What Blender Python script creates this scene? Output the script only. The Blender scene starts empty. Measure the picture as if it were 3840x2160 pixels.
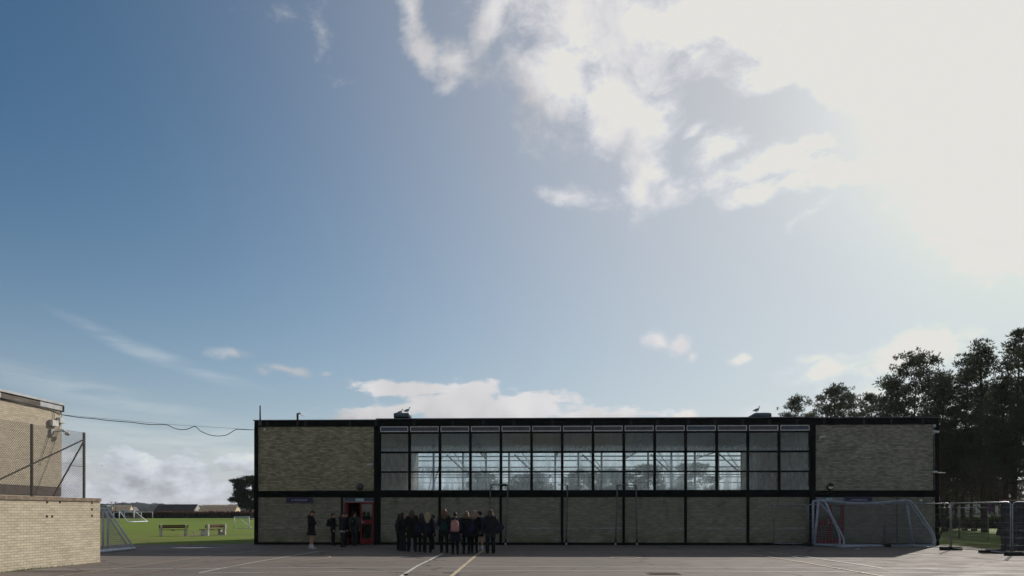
import bpy, math, random
import numpy as np
from mathutils import Vector, Matrix, noise
R = math.radians
F = 2773.0; HZ = 1921.0; CH = 1.6
scene = bpy.context.scene
COL = scene.collection

# ------------------------------------------------------------ camera
cam_d = bpy.data.cameras.new("camera"); cam = bpy.data.objects.new("camera", cam_d); COL.objects.link(cam)
cam.location = (0, 0, CH); cam.rotation_euler = (R(90), 0, 0)
cam_d.sensor_width = 36.0; cam_d.lens = 36.0 * F / 3840.0
cam_d.shift_y = (HZ - 1080.0) / 3840.0
cam_d.clip_start = 0.1; cam_d.clip_end = 6000
scene.camera = cam
scene.view_settings.view_transform = 'Standard'
scene.view_settings.look = 'None'
scene.view_settings.exposure = 0.0
scene.view_settings.gamma = 1.0

# ------------------------------------------------------------ sun and sky
SUN = Vector((0.746, 1.0, 0.66)).normalized()
sun_el = math.asin(SUN.z); sun_az = math.atan2(SUN.x, SUN.y)
sd = bpy.data.lights.new("sun", 'SUN'); sd.energy = 4.2; sd.angle = R(0.5); sd.color = (1.0, 0.93, 0.84)
so = bpy.data.objects.new("sun", sd); COL.objects.link(so)
so.rotation_euler = SUN.to_track_quat('Z', 'Y').to_euler(); so.location = (30, 40, 30)

world = bpy.data.worlds.new("World"); scene.world = world; world.use_nodes = True
WT = world.node_tree; WT.nodes.clear()

class NT:
    """tiny helper for wiring shader nodes"""
    def __init__(s, t): s.t = t
    def n(s, typ, **kw):
        nd = s.t.nodes.new(typ)
        for k, v in kw.items(): setattr(nd, k, v)
        return nd
    def link(s, a, b): s.t.links.new(a, b)
    def put(s, sock, v):
        if isinstance(v, bpy.types.NodeSocket): s.t.links.new(v, sock)
        else: sock.default_value = v
    def m(s, op, a, b=None, c=None, clamp=False):
        nd = s.n('ShaderNodeMath', operation=op); nd.use_clamp = clamp
        s.put(nd.inputs[0], a)
        if b is not None: s.put(nd.inputs[1], b)
        if c is not None: s.put(nd.inputs[2], c)
        return nd.outputs[0]
    def vm(s, op, a, b=None):
        nd = s.n('ShaderNodeVectorMath', operation=op); s.put(nd.inputs[0], a)
        if b is not None: s.put(nd.inputs[1], b)
        return nd.outputs['Value'] if op in ('LENGTH', 'DOT_PRODUCT') else nd.outputs[0]
    def mix(s, f, a, b, blend='MIX', clamp=False):
        nd = s.n('ShaderNodeMix', data_type='RGBA', blend_type=blend); nd.clamp_result = clamp
        s.put(nd.inputs[0], f); s.put(nd.inputs[6], a); s.put(nd.inputs[7], b)
        return nd.outputs[2]
    def noise(s, vec, scale, detail=4, rough=.5, dist=0, out=0):
        nd = s.n('ShaderNodeTexNoise'); s.put(nd.inputs['Vector'], vec)
        nd.inputs['Scale'].default_value = scale; nd.inputs['Detail'].default_value = detail
        nd.inputs['Roughness'].default_value = rough; nd.inputs['Distortion'].default_value = dist
        return nd.outputs[out]
    def sstep(s, x, a, b):
        nd = s.n('ShaderNodeMapRange', interpolation_type='SMOOTHSTEP'); s.put(nd.inputs[0], x)
        nd.inputs[1].default_value = a; nd.inputs[2].default_value = b
        return nd.outputs[0]
    def lin(s, x, a, b, c=0., d=1.):
        nd = s.n('ShaderNodeMapRange'); s.put(nd.inputs[0], x)
        nd.inputs[1].default_value = a; nd.inputs[2].default_value = b
        nd.inputs[3].default_value = c; nd.inputs[4].default_value = d
        return nd.outputs[0]
    def mapping(s, vec, loc=(0, 0, 0), rot=(0, 0, 0), scale=(1, 1, 1), typ='POINT'):
        nd = s.n('ShaderNodeMapping', vector_type=typ); s.put(nd.inputs['Vector'], vec)
        nd.inputs['Location'].default_value = loc; nd.inputs['Rotation'].default_value = rot; nd.inputs['Scale'].default_value = scale
        return nd.outputs[0]
def c4(c): return (c[0], c[1], c[2], 1.0)

def azel(x, y):
    dx = x - 1920.0; dz = HZ - y
    return math.atan2(dx, F), math.atan2(dz, math.hypot(dx, F))

def build_world():
    w = NT(WT)
    tc = w.n('ShaderNodeTexCoord'); D = tc.outputs['Generated']
    sep = w.n('ShaderNodeSeparateXYZ'); w.link(D, sep.inputs[0])
    az = w.m('ARCTAN2', sep.outputs[0], sep.outputs[1]); el = w.m('ARCSINE', sep.outputs[2])
    comb = w.n('ShaderNodeCombineXYZ'); w.link(az, comb.inputs[0]); w.link(el, comb.inputs[1]); P = comb.outputs[0]
    sky = w.n('ShaderNodeTexSky', sky_type='NISHITA'); sky.sun_disc = False
    sky.sun_elevation = sun_el; sky.sun_rotation = sun_az; sky.air_density = 1.0; sky.dust_density = 0.6; sky.ozone_density = 1.5
    base = w.mix(1.0, sky.outputs[0], (0.0222, 0.0545, 0.0683, 1), 'MULTIPLY')
    # pale veil low down and bright thin veil round the sun
    cosg = w.vm('DOT_PRODUCT', D, tuple(SUN)); gam = w.m('ARCCOSINE', w.m('MAXIMUM', w.m('MINIMUM', cosg, 0.99999), -0.99999))
    hf = w.m('MULTIPLY', w.m('EXPONENT', w.m('MULTIPLY', w.m('MAXIMUM', el, 0.0), -7.6)), 1.12, clamp=True)
    c1 = w.mix(w.m('MINIMUM', hf, .92), base, (.63, .62, .64, 1))
    gf = w.m('MULTIPLY', w.m('EXPONENT', w.m('MULTIPLY', w.m('POWER', w.m('DIVIDE', gam, math.radians(38.6)), 2.6), -1.0)), .66)
    c2 = w.mix(gf, c1, (.835, .735, .67, 1))
    core = w.m('MULTIPLY', w.m('EXPONENT', w.m('MULTIPLY', w.m('POWER', w.m('DIVIDE', gam, math.radians(11.5)), 2.5), -1.0)), .75)
    clear = w.mix(core, c2, (1.0, .98, .92, 1))
    # ---- clouds
    warp = w.noise(P, 7.0, 3, .55, 0, 1)
    wv = w.vm('SUBTRACT', warp, (0.5, 0.5, 0.5))
    wsc = w.n('ShaderNodeVectorMath', operation='SCALE'); w.link(wv, wsc.inputs[0]); wsc.inputs['Scale'].default_value = 0.05
    Q = w.vm('ADD', P, wsc.outputs[0])
    Qd = w.mapping(Q, (0, 0, 0), (0, 0, R(-38)), (.75, 1.3, 1)); fine = w.noise(Qd, 15.0, 11, .66)
    def blobs(lst, coord):
        acc = None
        for (x, y, rx, ry, rot, amp) in lst:
            a, e = azel(x, y); sc = 1 / math.hypot(F, x - 1920)
            v = w.mapping(coord, (a, e, 0), (0, 0, R(rot)), (rx * sc, ry * sc, 1), 'TEXTURE')
            flat = w.vm('MULTIPLY', v, (1, 1, 0))
            val = w.m('MULTIPLY_ADD', w.vm('LENGTH', flat), -amp, amp)
            acc = val if acc is None else w.m('MAXIMUM', acc, val)
        return acc
    # x, y, half width, half height (photo pixels), turn, strength
    puffs = [(2130, 60, 330, 230, 0, 1.45), (2330, 130, 440, 210, -8, 1.45), (2700, 60, 520, 200, 6, 1.3), (3050, 70, 420, 170, 12, 1.2),
             (2090, 330, 250, 190, -30, 1.4), (2290, 400, 250, 190, -25, 1.4), (2420, 540, 160, 210, -10, 1.25), (2400, 680, 110, 140, 10, 1.1), (2620, 200, 260, 120, 8, 1.0),
             (1530, 30, 60, 150, 35, 1.15), (1600, 190, 120, 70, -35, 1.2), (1710, 240, 150, 75, -8, 1.15), (1830, 110, 65, 190, -22, 1.3), (1880, 0, 110, 80, 0, 1.1), (1700, 310, 90, 50, 0, .8),
             (3200, 260, 220, 150, 45, .8), (3480, 200, 280, 300, 20, 1.25), (3780, 500, 380, 460, 0, 1.2),
             (2680, 570, 150, 70, 12, .95), (2530, 700, 120, 70, 0, .8), (2860, 620, 260, 70, 4, .95), (2990, 560, 170, 70, 20, .65), (2830, 730, 240, 60, 3, .95), (3060, 800, 130, 45, 14, .7),
             (2150, 715, 190, 40, -4, .62), (2250, 570, 110, 40, -30, .62), (2610, 500, 50, 40, 0, .5), (3330, 620, 200, 70, 5, .7),
             (2450, 1275, 90, 50, -4, 1.5), (2550, 1290, 80, 50, -10, 1.5), (2600, 1325, 40, 44, -20, 1.2), (2780, 1346, 60, 26, 0, 1.0), (3040, 1350, 60, 34, 0, .5), (3160, 1350, 90, 30, 5, .55),
             (2075, 1341, 30, 18, 0, .5), (1850, 1346, 50, 28, 0, .45), (1950, 1362, 40, 14, 0, .42), (870, 1338, 80, 26, 0, .7), (1080, 1403, 120, 24, -3, .72), (1225, 1409, 46, 16, 0, .66), (985, 1408, 40, 26, 0, .42),
             (1215, 110, 100, 50, -55, .25), (1000, 10, 200, 30, 0, .22),
             (3100, 1400, 240, 60, 10, .75), (3400, 1330, 330, 90, 5, .9), (3250, 1510, 330, 70, 0, .9), (2900, 1540, 180, 50, 4, .8)]
    bp = blobs(puffs, Q)
    tear = w.m('MULTIPLY_ADD', w.m('SUBTRACT', fine, 0.5), 3.1, bp)
    dens = w.sstep(tear, 0.0, 1.2)
    # flat-based bank low behind the building
    low = [(1540, 1462, 290, 36, -2, 1.3), (1800, 1462, 170, 40, -4, 1.1), (1720, 1520, 270, 80, -3, 1.5), (1950, 1530, 300, 66, 0, 1.5), (2060, 1500, 150, 38, 0, 1.1), (1440, 1545, 230, 42, 3, 1.05), (2250, 1560, 380, 32, 0, 1.0), (2560, 1565, 90, 26, 0, .7)]
    Pw = w.vm('ADD', P, w.vm('MULTIPLY', wsc.outputs[0], (0.55, 0.30, 0)))
    bl = blobs(low, Pw)
    dlow = w.sstep(w.m('MULTIPLY_ADD', w.m('SUBTRACT', w.noise(w.mapping(Pw, scale=(1, 2.2, 1)), 24, 8, .6), .5), 2.6, bl), 0.05, 0.62)
    # cumulus rows near the horizon
    Pc = w.mapping(Pw, (0, 0, 0), (0, 0, 0), (1, 1.7, 1))
    ncum = w.noise(Pc, 15, 9, .60)
    band = w.m('MULTIPLY', w.sstep(el, -0.02, 0.025), w.sstep(el, 0.095, 0.055))
    azm = w.m('SUBTRACT', 1.0, w.sstep(az, -0.30, 0.05))
    dcum = w.m('MULTIPLY', w.sstep(w.m('ADD', ncum, w.lin(el, 0.02, 0.085, .15, -.075)), .47, .54), w.m('MULTIPLY', band, w.m('MULTIPLY_ADD', azm, .75, .25)))
    # streaky high veil low on the left
    Ps = w.mapping(Pw, (0, 0, 0), (0, 0, R(12)), (1.2, 9.0, 1))
    ns = w.noise(Ps, 5.0, 7, .6)
    veil = [(560, 1320, 420, 42, -19, .95), (760, 1400, 330, 30, -12, .6), (350, 1470, 600, 70, -10, .8), (700, 1640, 700, 120, -4, .9), (300, 1700, 500, 60, -4, .6)]
    bv = blobs(veil, Pw)
    dv = w.m('MULTIPLY', w.m('MULTIPLY', w.sstep(bv, 0.0, .8), w.sstep(ns, .33, .62)), .65)
    # relief: compare density towards the sun
    Qs = w.vm('ADD', Q, (0.035, 0.03, 0)); fine2 = w.noise(Qs, 11.0, 4, .5)
    rel = w.m('MULTIPLY', w.m('SUBTRACT', w.noise(Q, 11.0, 5, .6), fine2), 1.1)
    Qc = w.vm('ADD', Pc, (0.012, 0.022, 0)); relc = w.m('MULTIPLY', w.m('SUBTRACT', w.noise(Pc, 15, 7, .6), w.noise(Qc, 15, 7, .6)), 1.1)
    near = w.m('MULTIPLY', w.m('EXPONENT', w.m('MULTIPLY', gam, -57.3 / 16.0)), 1.5)
    lum = w.m('ADD', w.m('ADD', .50, near), w.m('MULTIPLY', rel, .6))
    ccol = w.vm('MULTIPLY', w.n_col(lum), (1.0, .985, 1.0))
    lumL = w.m('ADD', w.m('MULTIPLY_ADD', w.sstep(w.m('MULTIPLY_ADD', w.noise(Pw, 22, 3, .5), .05, el), .116, .172), .17, .40), w.m('ADD', near, w.m('MULTIPLY', rel, .25)))
    lcol = w.vm('MULTIPLY', w.n_col(lumL), (.99, .98, 1.0))
    lumC = w.m('ADD', w.m('ADD', .53, w.m('MULTIPLY', near, .6)), w.m('ADD', relc, w.lin(el, 0.0, 0.08, -.03, .10)))
    cumc = w.vm('MULTIPLY', w.n_col(w.m('MAXIMUM', lumC, .36)), (.93, .98, 1.08))
    s1 = w.mix(dv, clear, w.vm('ADD', clear, (.20, .17, .13)))
    s1 = w.mix(w.m('MULTIPLY', dcum, .85), s1, cumc)
    s2 = w.mix(dlow, s1, lcol)
    s3 = w.mix(w.m('MULTIPLY', dens, .93), s2, ccol)
    # unseen broken cloud added outside the framed part, toned to set the fill light
    away = w.m('MAXIMUM', w.sstep(w.m('ABSOLUTE', az), .85, 1.15), w.sstep(el, .72, .95))
    dfar = w.m('MULTIPLY', w.sstep(fine, .42, .60), away)
    s3 = w.mix(w.m('MULTIPLY', dfar, .9), s3, (.345, .335, .315, 1))
    fin = w.vm('MINIMUM', s3, (0.775, 0.762, 0.728))
    fin = w.vm('MAXIMUM', fin, (0.0, 0.0, 0.0))
    bg = w.n('ShaderNodeBackground'); w.link(fin, bg.inputs[0]); bg.inputs[1].default_value = 1.0
    out = w.n('ShaderNodeOutputWorld'); w.link(bg.outputs[0], out.inputs[0])
def n_col(self, v):
    nd = self.n('ShaderNodeCombineXYZ')
    for i in range(3): self.put(nd.inputs[i], v)
    return nd.outputs[0]
NT.n_col = n_col
build_world()
world.cycles.sampling_method = 'MANUAL'; world.cycles.sample_map_resolution = 512

# ------------------------------------------------------------ mesh helpers
class MB:
    def __init__(s): s.v = []; s.f = []; s.m = []; s.sm = []
    def add(s, vs, fs, m=0, sm=False):
        o = len(s.v); s.v.extend([tuple(p) for p in vs])
        for f in fs: s.f.append(tuple(i + o for i in f)); s.m.append(m); s.sm.append(sm)
    def box(s, x0, x1, y0, y1, z0, z1, m=0):
        v = [(x0, y0, z0), (x1, y0, z0), (x1, y1, z0), (x0, y1, z0), (x0, y0, z1), (x1, y0, z1), (x1, y1, z1), (x0, y1, z1)]
        s.add(v, [(0, 3, 2, 1), (4, 5, 6, 7), (0, 1, 5, 4), (1, 2, 6, 5), (2, 3, 7, 6), (3, 0, 4, 7)], m); return s
    def obox(s, c, size, M, m=0):
        h = Vector(size) * .5; v = []
        for z in (-1, 1):
            for x, y in ((-1, -1), (1, -1), (1, 1), (-1, 1)): v.append(Vector(c) + M @ Vector((x * h.x, y * h.y, z * h.z)))
        s.add(v, [(0, 3, 2, 1), (4, 5, 6, 7), (0, 1, 5, 4), (1, 2, 6, 5), (2, 3, 7, 6), (3, 0, 4, 7)], m); return s
    def tube(s, pts, r, n=8, m=0, cap=True, sq=1.0):
        pts = [Vector(p) for p in pts]; k = len(pts)
        rs = r if isinstance(r, (list, tuple)) else [r] * k
        vs = []; up = None
        for i, p in enumerate(pts):
            d = (pts[min(i + 1, k - 1)] - pts[max(i - 1, 0)])
            if d.length < 1e-9: d = Vector((0, 0, 1))
            d.normalize()
            if up is None: up = Vector((0, 0, 1)) if abs(d.z) < .9 else Vector((1, 0, 0))
            a = d.cross(up)
            if a.length < 1e-4: a = d.cross(Vector((0, 1, 0)))
            a.normalize(); b = a.cross(d).normalized(); up = b
            for j in range(n):
                t = 2 * math.pi * (j + .5) / n
                vs.append(p + a * (math.cos(t) * rs[i]) + b * (math.sin(t) * rs[i] * sq))
        fs = [(i * n + j, i * n + (j + 1) % n, (i + 1) * n + (j + 1) % n, (i + 1) * n + j) for i in range(k - 1) for j in range(n)]
        if cap: fs += [tuple(range(n - 1, -1, -1)), tuple((k - 1) * n + j for j in range(n))]
        s.add(vs, fs, m, n > 5); return s
    def ball(s, c, r, nu=14, nv=10, M=None, m=0):
        c = Vector(c); r = Vector(r) if not isinstance(r, (int, float)) else Vector((r, r, r)); vs = []
        for i in range(nv + 1):
            p = math.pi * i / nv
            for j in range(nu):
                t = 2 * math.pi * j / nu
                q = Vector((math.sin(p) * math.cos(t) * r.x, math.sin(p) * math.sin(t) * r.y, math.cos(p) * r.z))
                vs.append(c + (M @ q if M else q))
        fs = [(i * nu + j, (i + 1) * nu + j, (i + 1) * nu + (j + 1) % nu, i * nu + (j + 1) % nu) for i in range(nv) for j in range(nu)]
        s.add(vs, fs, m, True); return s
    def cap(s, p0, p1, r0, r1, n=12, m=0):
        p0 = Vector(p0); p1 = Vector(p1); d = p1 - p0; L = d.length
        if L < 1e-6: return s.ball(p0, r0)
        d /= L; pts = []; rs = []
        for k in (1.0, .8, .45): pts.append(p0 - d * r0 * k); rs.append(r0 * math.sqrt(max(1 - k * k, .002)))
        for t in (0, .5, 1): pts.append(p0 + d * L * t); rs.append(r0 + (r1 - r0) * t)
        for k in (.45, .8, 1.0): pts.append(p1 + d * r1 * k); rs.append(r1 * math.sqrt(max(1 - k * k, .002)))
        return s.tube(pts, rs, n, m)
    def loft(s, rings, n=18, m=0, pw=2.0):
        """rings: (cx, cy, z, rx, ry)"""
        vs = []
        for (cx, cy, z, rx, ry) in rings:
            for j in range(n):
                t = 2 * math.pi * j / n; ct, st = math.cos(t), math.sin(t); e = 2.0 / pw
                vs.append((cx + rx * math.copysign(abs(ct) ** e, ct), cy + ry * math.copysign(abs(st) ** e, st), z))
        k = len(rings)
        fs = [(i * n + j, i * n + (j + 1) % n, (i + 1) * n + (j + 1) % n, (i + 1) * n + j) for i in range(k - 1) for j in range(n)]
        fs += [tuple(range(n - 1, -1, -1)), tuple((k - 1) * n + j for j in range(n))]
        s.add(vs, fs, m, True); return s
    def prism(s, poly, y0, y1, m=0):
        n = len(poly); vs = [(x, y0, z) for x, z in poly] + [(x, y1, z) for x, z in poly]
        fs = [tuple(range(n)), tuple(range(2 * n - 1, n - 1, -1))] + [(i, i + n, (i + 1) % n + n, (i + 1) % n) for i in range(n)]
        s.add(vs, fs, m); return s
    def xform(s, M):
        s.v = [tuple(M @ Vector(p)) for p in s.v]; return s
    def mesh(s, name, mats):
        me = bpy.data.meshes.new(name); me.from_pydata(s.v, [], s.f)
        for mt in mats: me.materials.append(mt)
        me.polygons.foreach_set('material_index', s.m); me.polygons.foreach_set('use_smooth', s.sm)
        me.update(); return me
    def build(s, name, mats, parent=None, loc=(0, 0, 0), rot=(0, 0, 0)):
        if not isinstance(mats, (list, tuple)): mats = [mats]
        o = bpy.data.objects.new(name, s.mesh(name, mats)); COL.objects.link(o)
        o.location = loc; o.rotation_euler = rot
        if parent is not None: o.parent = parent
        return o

def tag(o, label=None, cat=None, group=None, kind=None):
    if label: o['label'] = label
    if cat: o['category'] = cat
    if group: o['group'] = group
    if kind: o['kind'] = kind
    return o
def thing(name, label, cat, loc=(0, 0, 0), rz=0.0, group=None):
    o = bpy.data.objects.new(name, None); COL.objects.link(o); o.empty_display_size = .2
    o.location = loc; o.rotation_euler = (0, 0, rz); return tag(o, label, cat, group)
def copy_tree(o, parent=None):
    c = o.copy(); COL.objects.link(c)
    if parent is not None: c.parent = parent
    for ch in [q for q in o.children]: copy_tree(ch, c)
    return c
def at(x, y, Y): return Vector(((x - 1920) * Y / F, Y, CH - (y - HZ) * Y / F))
def gp(x, y):
    Y = CH * F / (y - HZ); return Vector(((x - 1920) * Y / F, Y, 0))

# ------------------------------------------------------------ materials
def new_mat(name):
    m = bpy.data.materials.new(name); m.use_nodes = True; t = NT(m.node_tree)
    b = m.node_tree.nodes['Principled BSDF']; return m, t, b
def mat(name, col, rough=.7, var=.18, scale=6., metal=0., bump=0., col2=None, spec=.35, bscale=None, stretch=(1, 1, 1)):
    m, t, b = new_mat(name)
    tc = t.n('ShaderNodeTexCoord'); P = t.mapping(tc.outputs['Object'], scale=stretch)
    n = t.noise(P, scale, 6, .6)
    c2 = col2 or tuple(x * (1 - var * 1.6) for x in col)
    c1 = col if col2 else tuple(min(1, x * (1 + var)) for x in col)
    t.link(t.mix(t.lin(n, .32, .68), c4(c1), c4(c2)), b.inputs['Base Color'])
    b.inputs['Roughness'].default_value = rough; b.inputs['Metallic'].default_value = metal
    b.inputs['Specular IOR Level'].default_value = spec
    t.link(t.lin(t.noise(P, scale * 2.3, 3), .2, .8, max(0, rough - .12), min(1, rough + .12)), b.inputs['Roughness'])
    if bump:
        bn = t.n('ShaderNodeBump'); bn.inputs['Strength'].default_value = bump; bn.inputs['Distance'].default_value = .02
        t.link(t.noise(P, bscale or scale * 6, 5), bn.inputs['Height']); t.link(bn.outputs[0], b.inputs['Normal'])
    return m
def brick_mat(name, c1, c2, mortar, streak=None, stain=None, stripe=None, patch=.35, msize=.007):
    m, t, b = new_mat(name)
    tc = t.n('ShaderNodeTexCoord'); sp = t.n('ShaderNodeSeparateXYZ'); t.link(tc.outputs['Object'], sp.inputs[0])
    cb = t.n('ShaderNodeCombineXYZ'); t.put(cb.inputs[0], t.m('ADD', sp.outputs[0], sp.outputs[1])); t.link(sp.outputs[2], cb.inputs[1])
    V = cb.outputs[0]
    bt = t.n('ShaderNodeTexBrick'); t.link(V, bt.inputs['Vector']); bt.inputs['Scale'].default_value = 1
    bt.inputs['Brick Width'].default_value = .225; bt.inputs['Row Height'].default_value = .075
    bt.inputs['Mortar Size'].default_value = msize; bt.inputs['Mortar Smooth'].default_value = .3; bt.inputs['Bias'].default_value = 0
    bt.inputs['Color1'].default_value = c4(c1); bt.inputs['Color2'].default_value = c4(c2); bt.inputs['Mortar'].default_value = c4(mortar)
    # single odd bricks: snap coordinates to the brick grid
    row = t.m('FLOOR', t.m('DIVIDE', sp.outputs[2], .075)); off = t.m('MULTIPLY', t.m('MODULO', row, 2.0), .1125)
    cx = t.m('FLOOR', t.m('DIVIDE', t.m('ADD', t.m('ADD', sp.outputs[0], sp.outputs[1]), off), .225))
    cc = t.n('ShaderNodeCombineXYZ'); t.put(cc.inputs[0], cx); t.put(cc.inputs[1], row)
    n1 = t.noise(cc.outputs[0], .21, 3, .7); n2 = t.noise(V, .8, 5, .6); n3 = t.noise(V, 30, 4, .6)
    wn = t.n('ShaderNodeTexWhiteNoise'); t.link(cc.outputs[0], wn.inputs['Vector'])
    k = t.m('ADD', t.m('MULTIPLY', t.m('SUBTRACT', n1, .5), patch * .9), t.m('MULTIPLY', t.m('SUBTRACT', wn.outputs[0], .5), patch * 1.7))
    k = t.m('ADD', k, t.m('MULTIPLY', t.m('SUBTRACT', n2, .5), .35)); k = t.m('ADD', k, t.m('MULTIPLY', t.m('SUBTRACT', n3, .5), .12))
    k = t.m('ADD', k, 1.0)
    colr = t.vm('MULTIPLY', bt.outputs[0], t.n_col(k))
    if streak:   # dark run-off stains under the window band, shape of their own
        ns = t.noise(t.mapping(V, scale=(1.1, .25, 1)), 1.6, 4, .6)
        msk = t.m('MULTIPLY', t.sstep(ns, .5, .68), t.sstep(sp.outputs[2], streak - 1.3, streak))
        colr = t.mix(t.m('MULTIPLY', msk, .55), colr, (.07, .072, .055, 1))
        eff = t.m('MULTIPLY', t.sstep(t.noise(cc.outputs[0], .45, 2), .58, .66), t.sstep(sp.outputs[2], streak - .35, streak - .1))
        colr = t.mix(t.m('MULTIPLY', eff, .5), colr, (.30, .30, .27, 1))
    if stain:    # algae along the foot of the wall
        msk = t.m('MULTIPLY', t.sstep(t.noise(V, 1.3, 4), .40, .62), t.sstep(sp.outputs[2], stain, stain * .2))
        colr = t.mix(t.m('MULTIPLY', msk, .75), colr, (.13, .135, .065, 1))
    if stripe:   # worn white line painted along the wall
        d = t.m('ABSOLUTE', t.m('SUBTRACT', sp.outputs[2], stripe))
        msk = t.m('MULTIPLY', t.m('LESS_THAN', d, .035), t.sstep(t.noise(V, 1.7, 5, .7), .42, .60))
        colr = t.mix(t.m('MULTIPLY', msk, .6), colr, (.38, .39, .40, 1))
    t.link(colr, b.inputs['Base Color']); b.inputs['Roughness'].default_value = .88; b.inputs['Specular IOR Level'].default_value = .2
    bn = t.n('ShaderNodeBump'); bn.inputs['Strength'].default_value = .6; bn.inputs['Distance'].default_value = .008
    t.link(t.m('SUBTRACT', t.m('MULTIPLY', n3, .3), bt.outputs[1]), bn.inputs['Height']); t.link(bn.outputs[0], b.inputs['Normal'])
    return m

M = {}
M['brick_dark'] = brick_mat('olive_brick', (.295, .275, .205), (.232, .22, .17), (.145, .135, .105), streak=2.35, stain=.7, stripe=.82, patch=.18)
M['brick_upl'] = brick_mat('yellow_brick_upper', (.41, .37, .24), (.235, .22, .16), (.135, .125, .095), patch=.26)
M['brick_up'] = brick_mat('olive_brick_upper', (.36, .335, .26), (.225, .215, .18), (.135, .128, .112), patch=.26)
M['brick_cream'] = brick_mat('cream_brick', (.50, .435, .33), (.445, .39, .30), (.25, .21, .16), patch=.12, stain=.0, msize=.006)
M['brick_blue'] = brick_mat('grey_brick', (.075, .075, .075), (.045, .048, .055), (.03, .03, .03), patch=.4)
M['brick_red'] = brick_mat('red_brick', (.20, .09, .055), (.15, .07, .05), (.18, .16, .13), patch=.3)
M['frame'] = mat('dark_green_paint', (.0035, .0060, .0050), .7, .3, 3, bump=.05, spec=.12)
M['frame_lt'] = mat('weathered_fascia', (.012, .018, .020), .6, .35, 2, stretch=(.3, 1, 2))
M['cap'] = mat('roof_edge_metal', (.10, .115, .125), .35, .25, 3, metal=.4)
M['felt'] = mat('roof_felt', (.07, .07, .072), .95, .3, 1.5, bump=.2)
M['white_paint'] = mat('peeling_white_paint', (.74, .74, .72), .6, .2, 14, bump=.1)
M['plaster'] = mat('cream_plaster', (.52, .49, .42), .9, .08, 2)
M['ceiling'] = mat('hall_ceiling', (.47, .48, .47), .95, .12, 1.2, stretch=(.4, 3, 1))
M['wood'] = mat('hall_floor', (.25, .19, .13), .35, .2, 3, stretch=(.2, 4, 1))
M['steel'] = mat('galvanised_steel', (.34, .37, .40), .35, .2, 10, metal=.75)
M['pole_steel'] = mat('dull_pole_steel', (.12, .135, .145), .6, .25, 6, metal=.2)
M['steel_dull'] = mat('grey_steel', (.22, .24, .26), .5, .2, 8, metal=.4)
M['rust'] = mat('rusty_iron', (.10, .055, .035), .85, .4, 14, bump=.3)
M['dark_iron'] = mat('rusty_dark_post', (.045, .034, .030), .7, .4, 10, bump=.2)
M['goal_white'] = mat('goal_white_paint', (.60, .65, .74), .4, .12, 7)
M['net'] = mat('net_cord', (.55, .56, .56), .8, .1, 5)
M['net_dim'] = mat('old_net_cord', (.20, .20, .20), .8, .1, 5)
M['red'] = mat('red_door_paint', (.20, .018, .015), .6, .2, 4)
M['sign'] = mat('navy_sign', (.022, .028, .10), .5, .12, 6)
M['sign_line'] = mat('sign_border', (.16, .08, .16), .5, .1, 6)
M['sign_text'] = mat('sign_lettering', (.50, .50, .54), .5, .05, 6)
M['black'] = mat('black_plastic', (.012, .012, .013), .4, .2, 6)
M['cable'] = mat('black_cable', (.02, .02, .022), .6, .2, 6)
M['camwhite'] = mat('camera_housing', (.55, .56, .56), .4, .08, 6)
M['concrete'] = mat('coping_concrete', (.24, .185, .135), .9, .3, 5, bump=.3)
M['conc_white'] = mat('bench_concrete', (.60, .58, .54), .85, .15, 8, bump=.2)
M['bench_wood'] = mat('bench_wood', (.13, .050, .034), .6, .35, 6, stretch=(1, 6, 6), bump=.2)
M['rubber'] = mat('block_rubber', (.022, .022, .022), .85, .2, 6, bump=.3)
M['fascia_wood'] = mat('peeling_fascia_board', (.06, .045, .035), .8, .3, 3, col2=(.16, .14, .12), stretch=(.5, 1, 3), bump=.2)
M['fascia_grey'] = mat('grey_metal_edge', (.36, .37, .38), .45, .12, 4, metal=.3)
M['galv_wire'] = mat('fence_wire', (.085, .075, .065), .6, .2, 12, metal=.2)
M['skylight'] = mat('skylight_frame', (.10, .13, .155), .5, .2, 4)
M['lamp_glass'] = mat('lamp_diffuser', (.62, .52, .36), .4, .05, 6)
M['blue_panel'] = mat('bluish_panel', (.07, .085, .12), .35, .25, 3)  # on the vents a bluish reflection is put into this colour
M['paper'] = mat('pale_notice', (.33, .48, .52), .6, .1, 10)
M['slate'] = mat('new_slate', (.012, .014, .024), .85, .2, 1.2, spec=.1)
M['batten'] = None
M['sky_metal'] = M['steel_dull']

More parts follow.
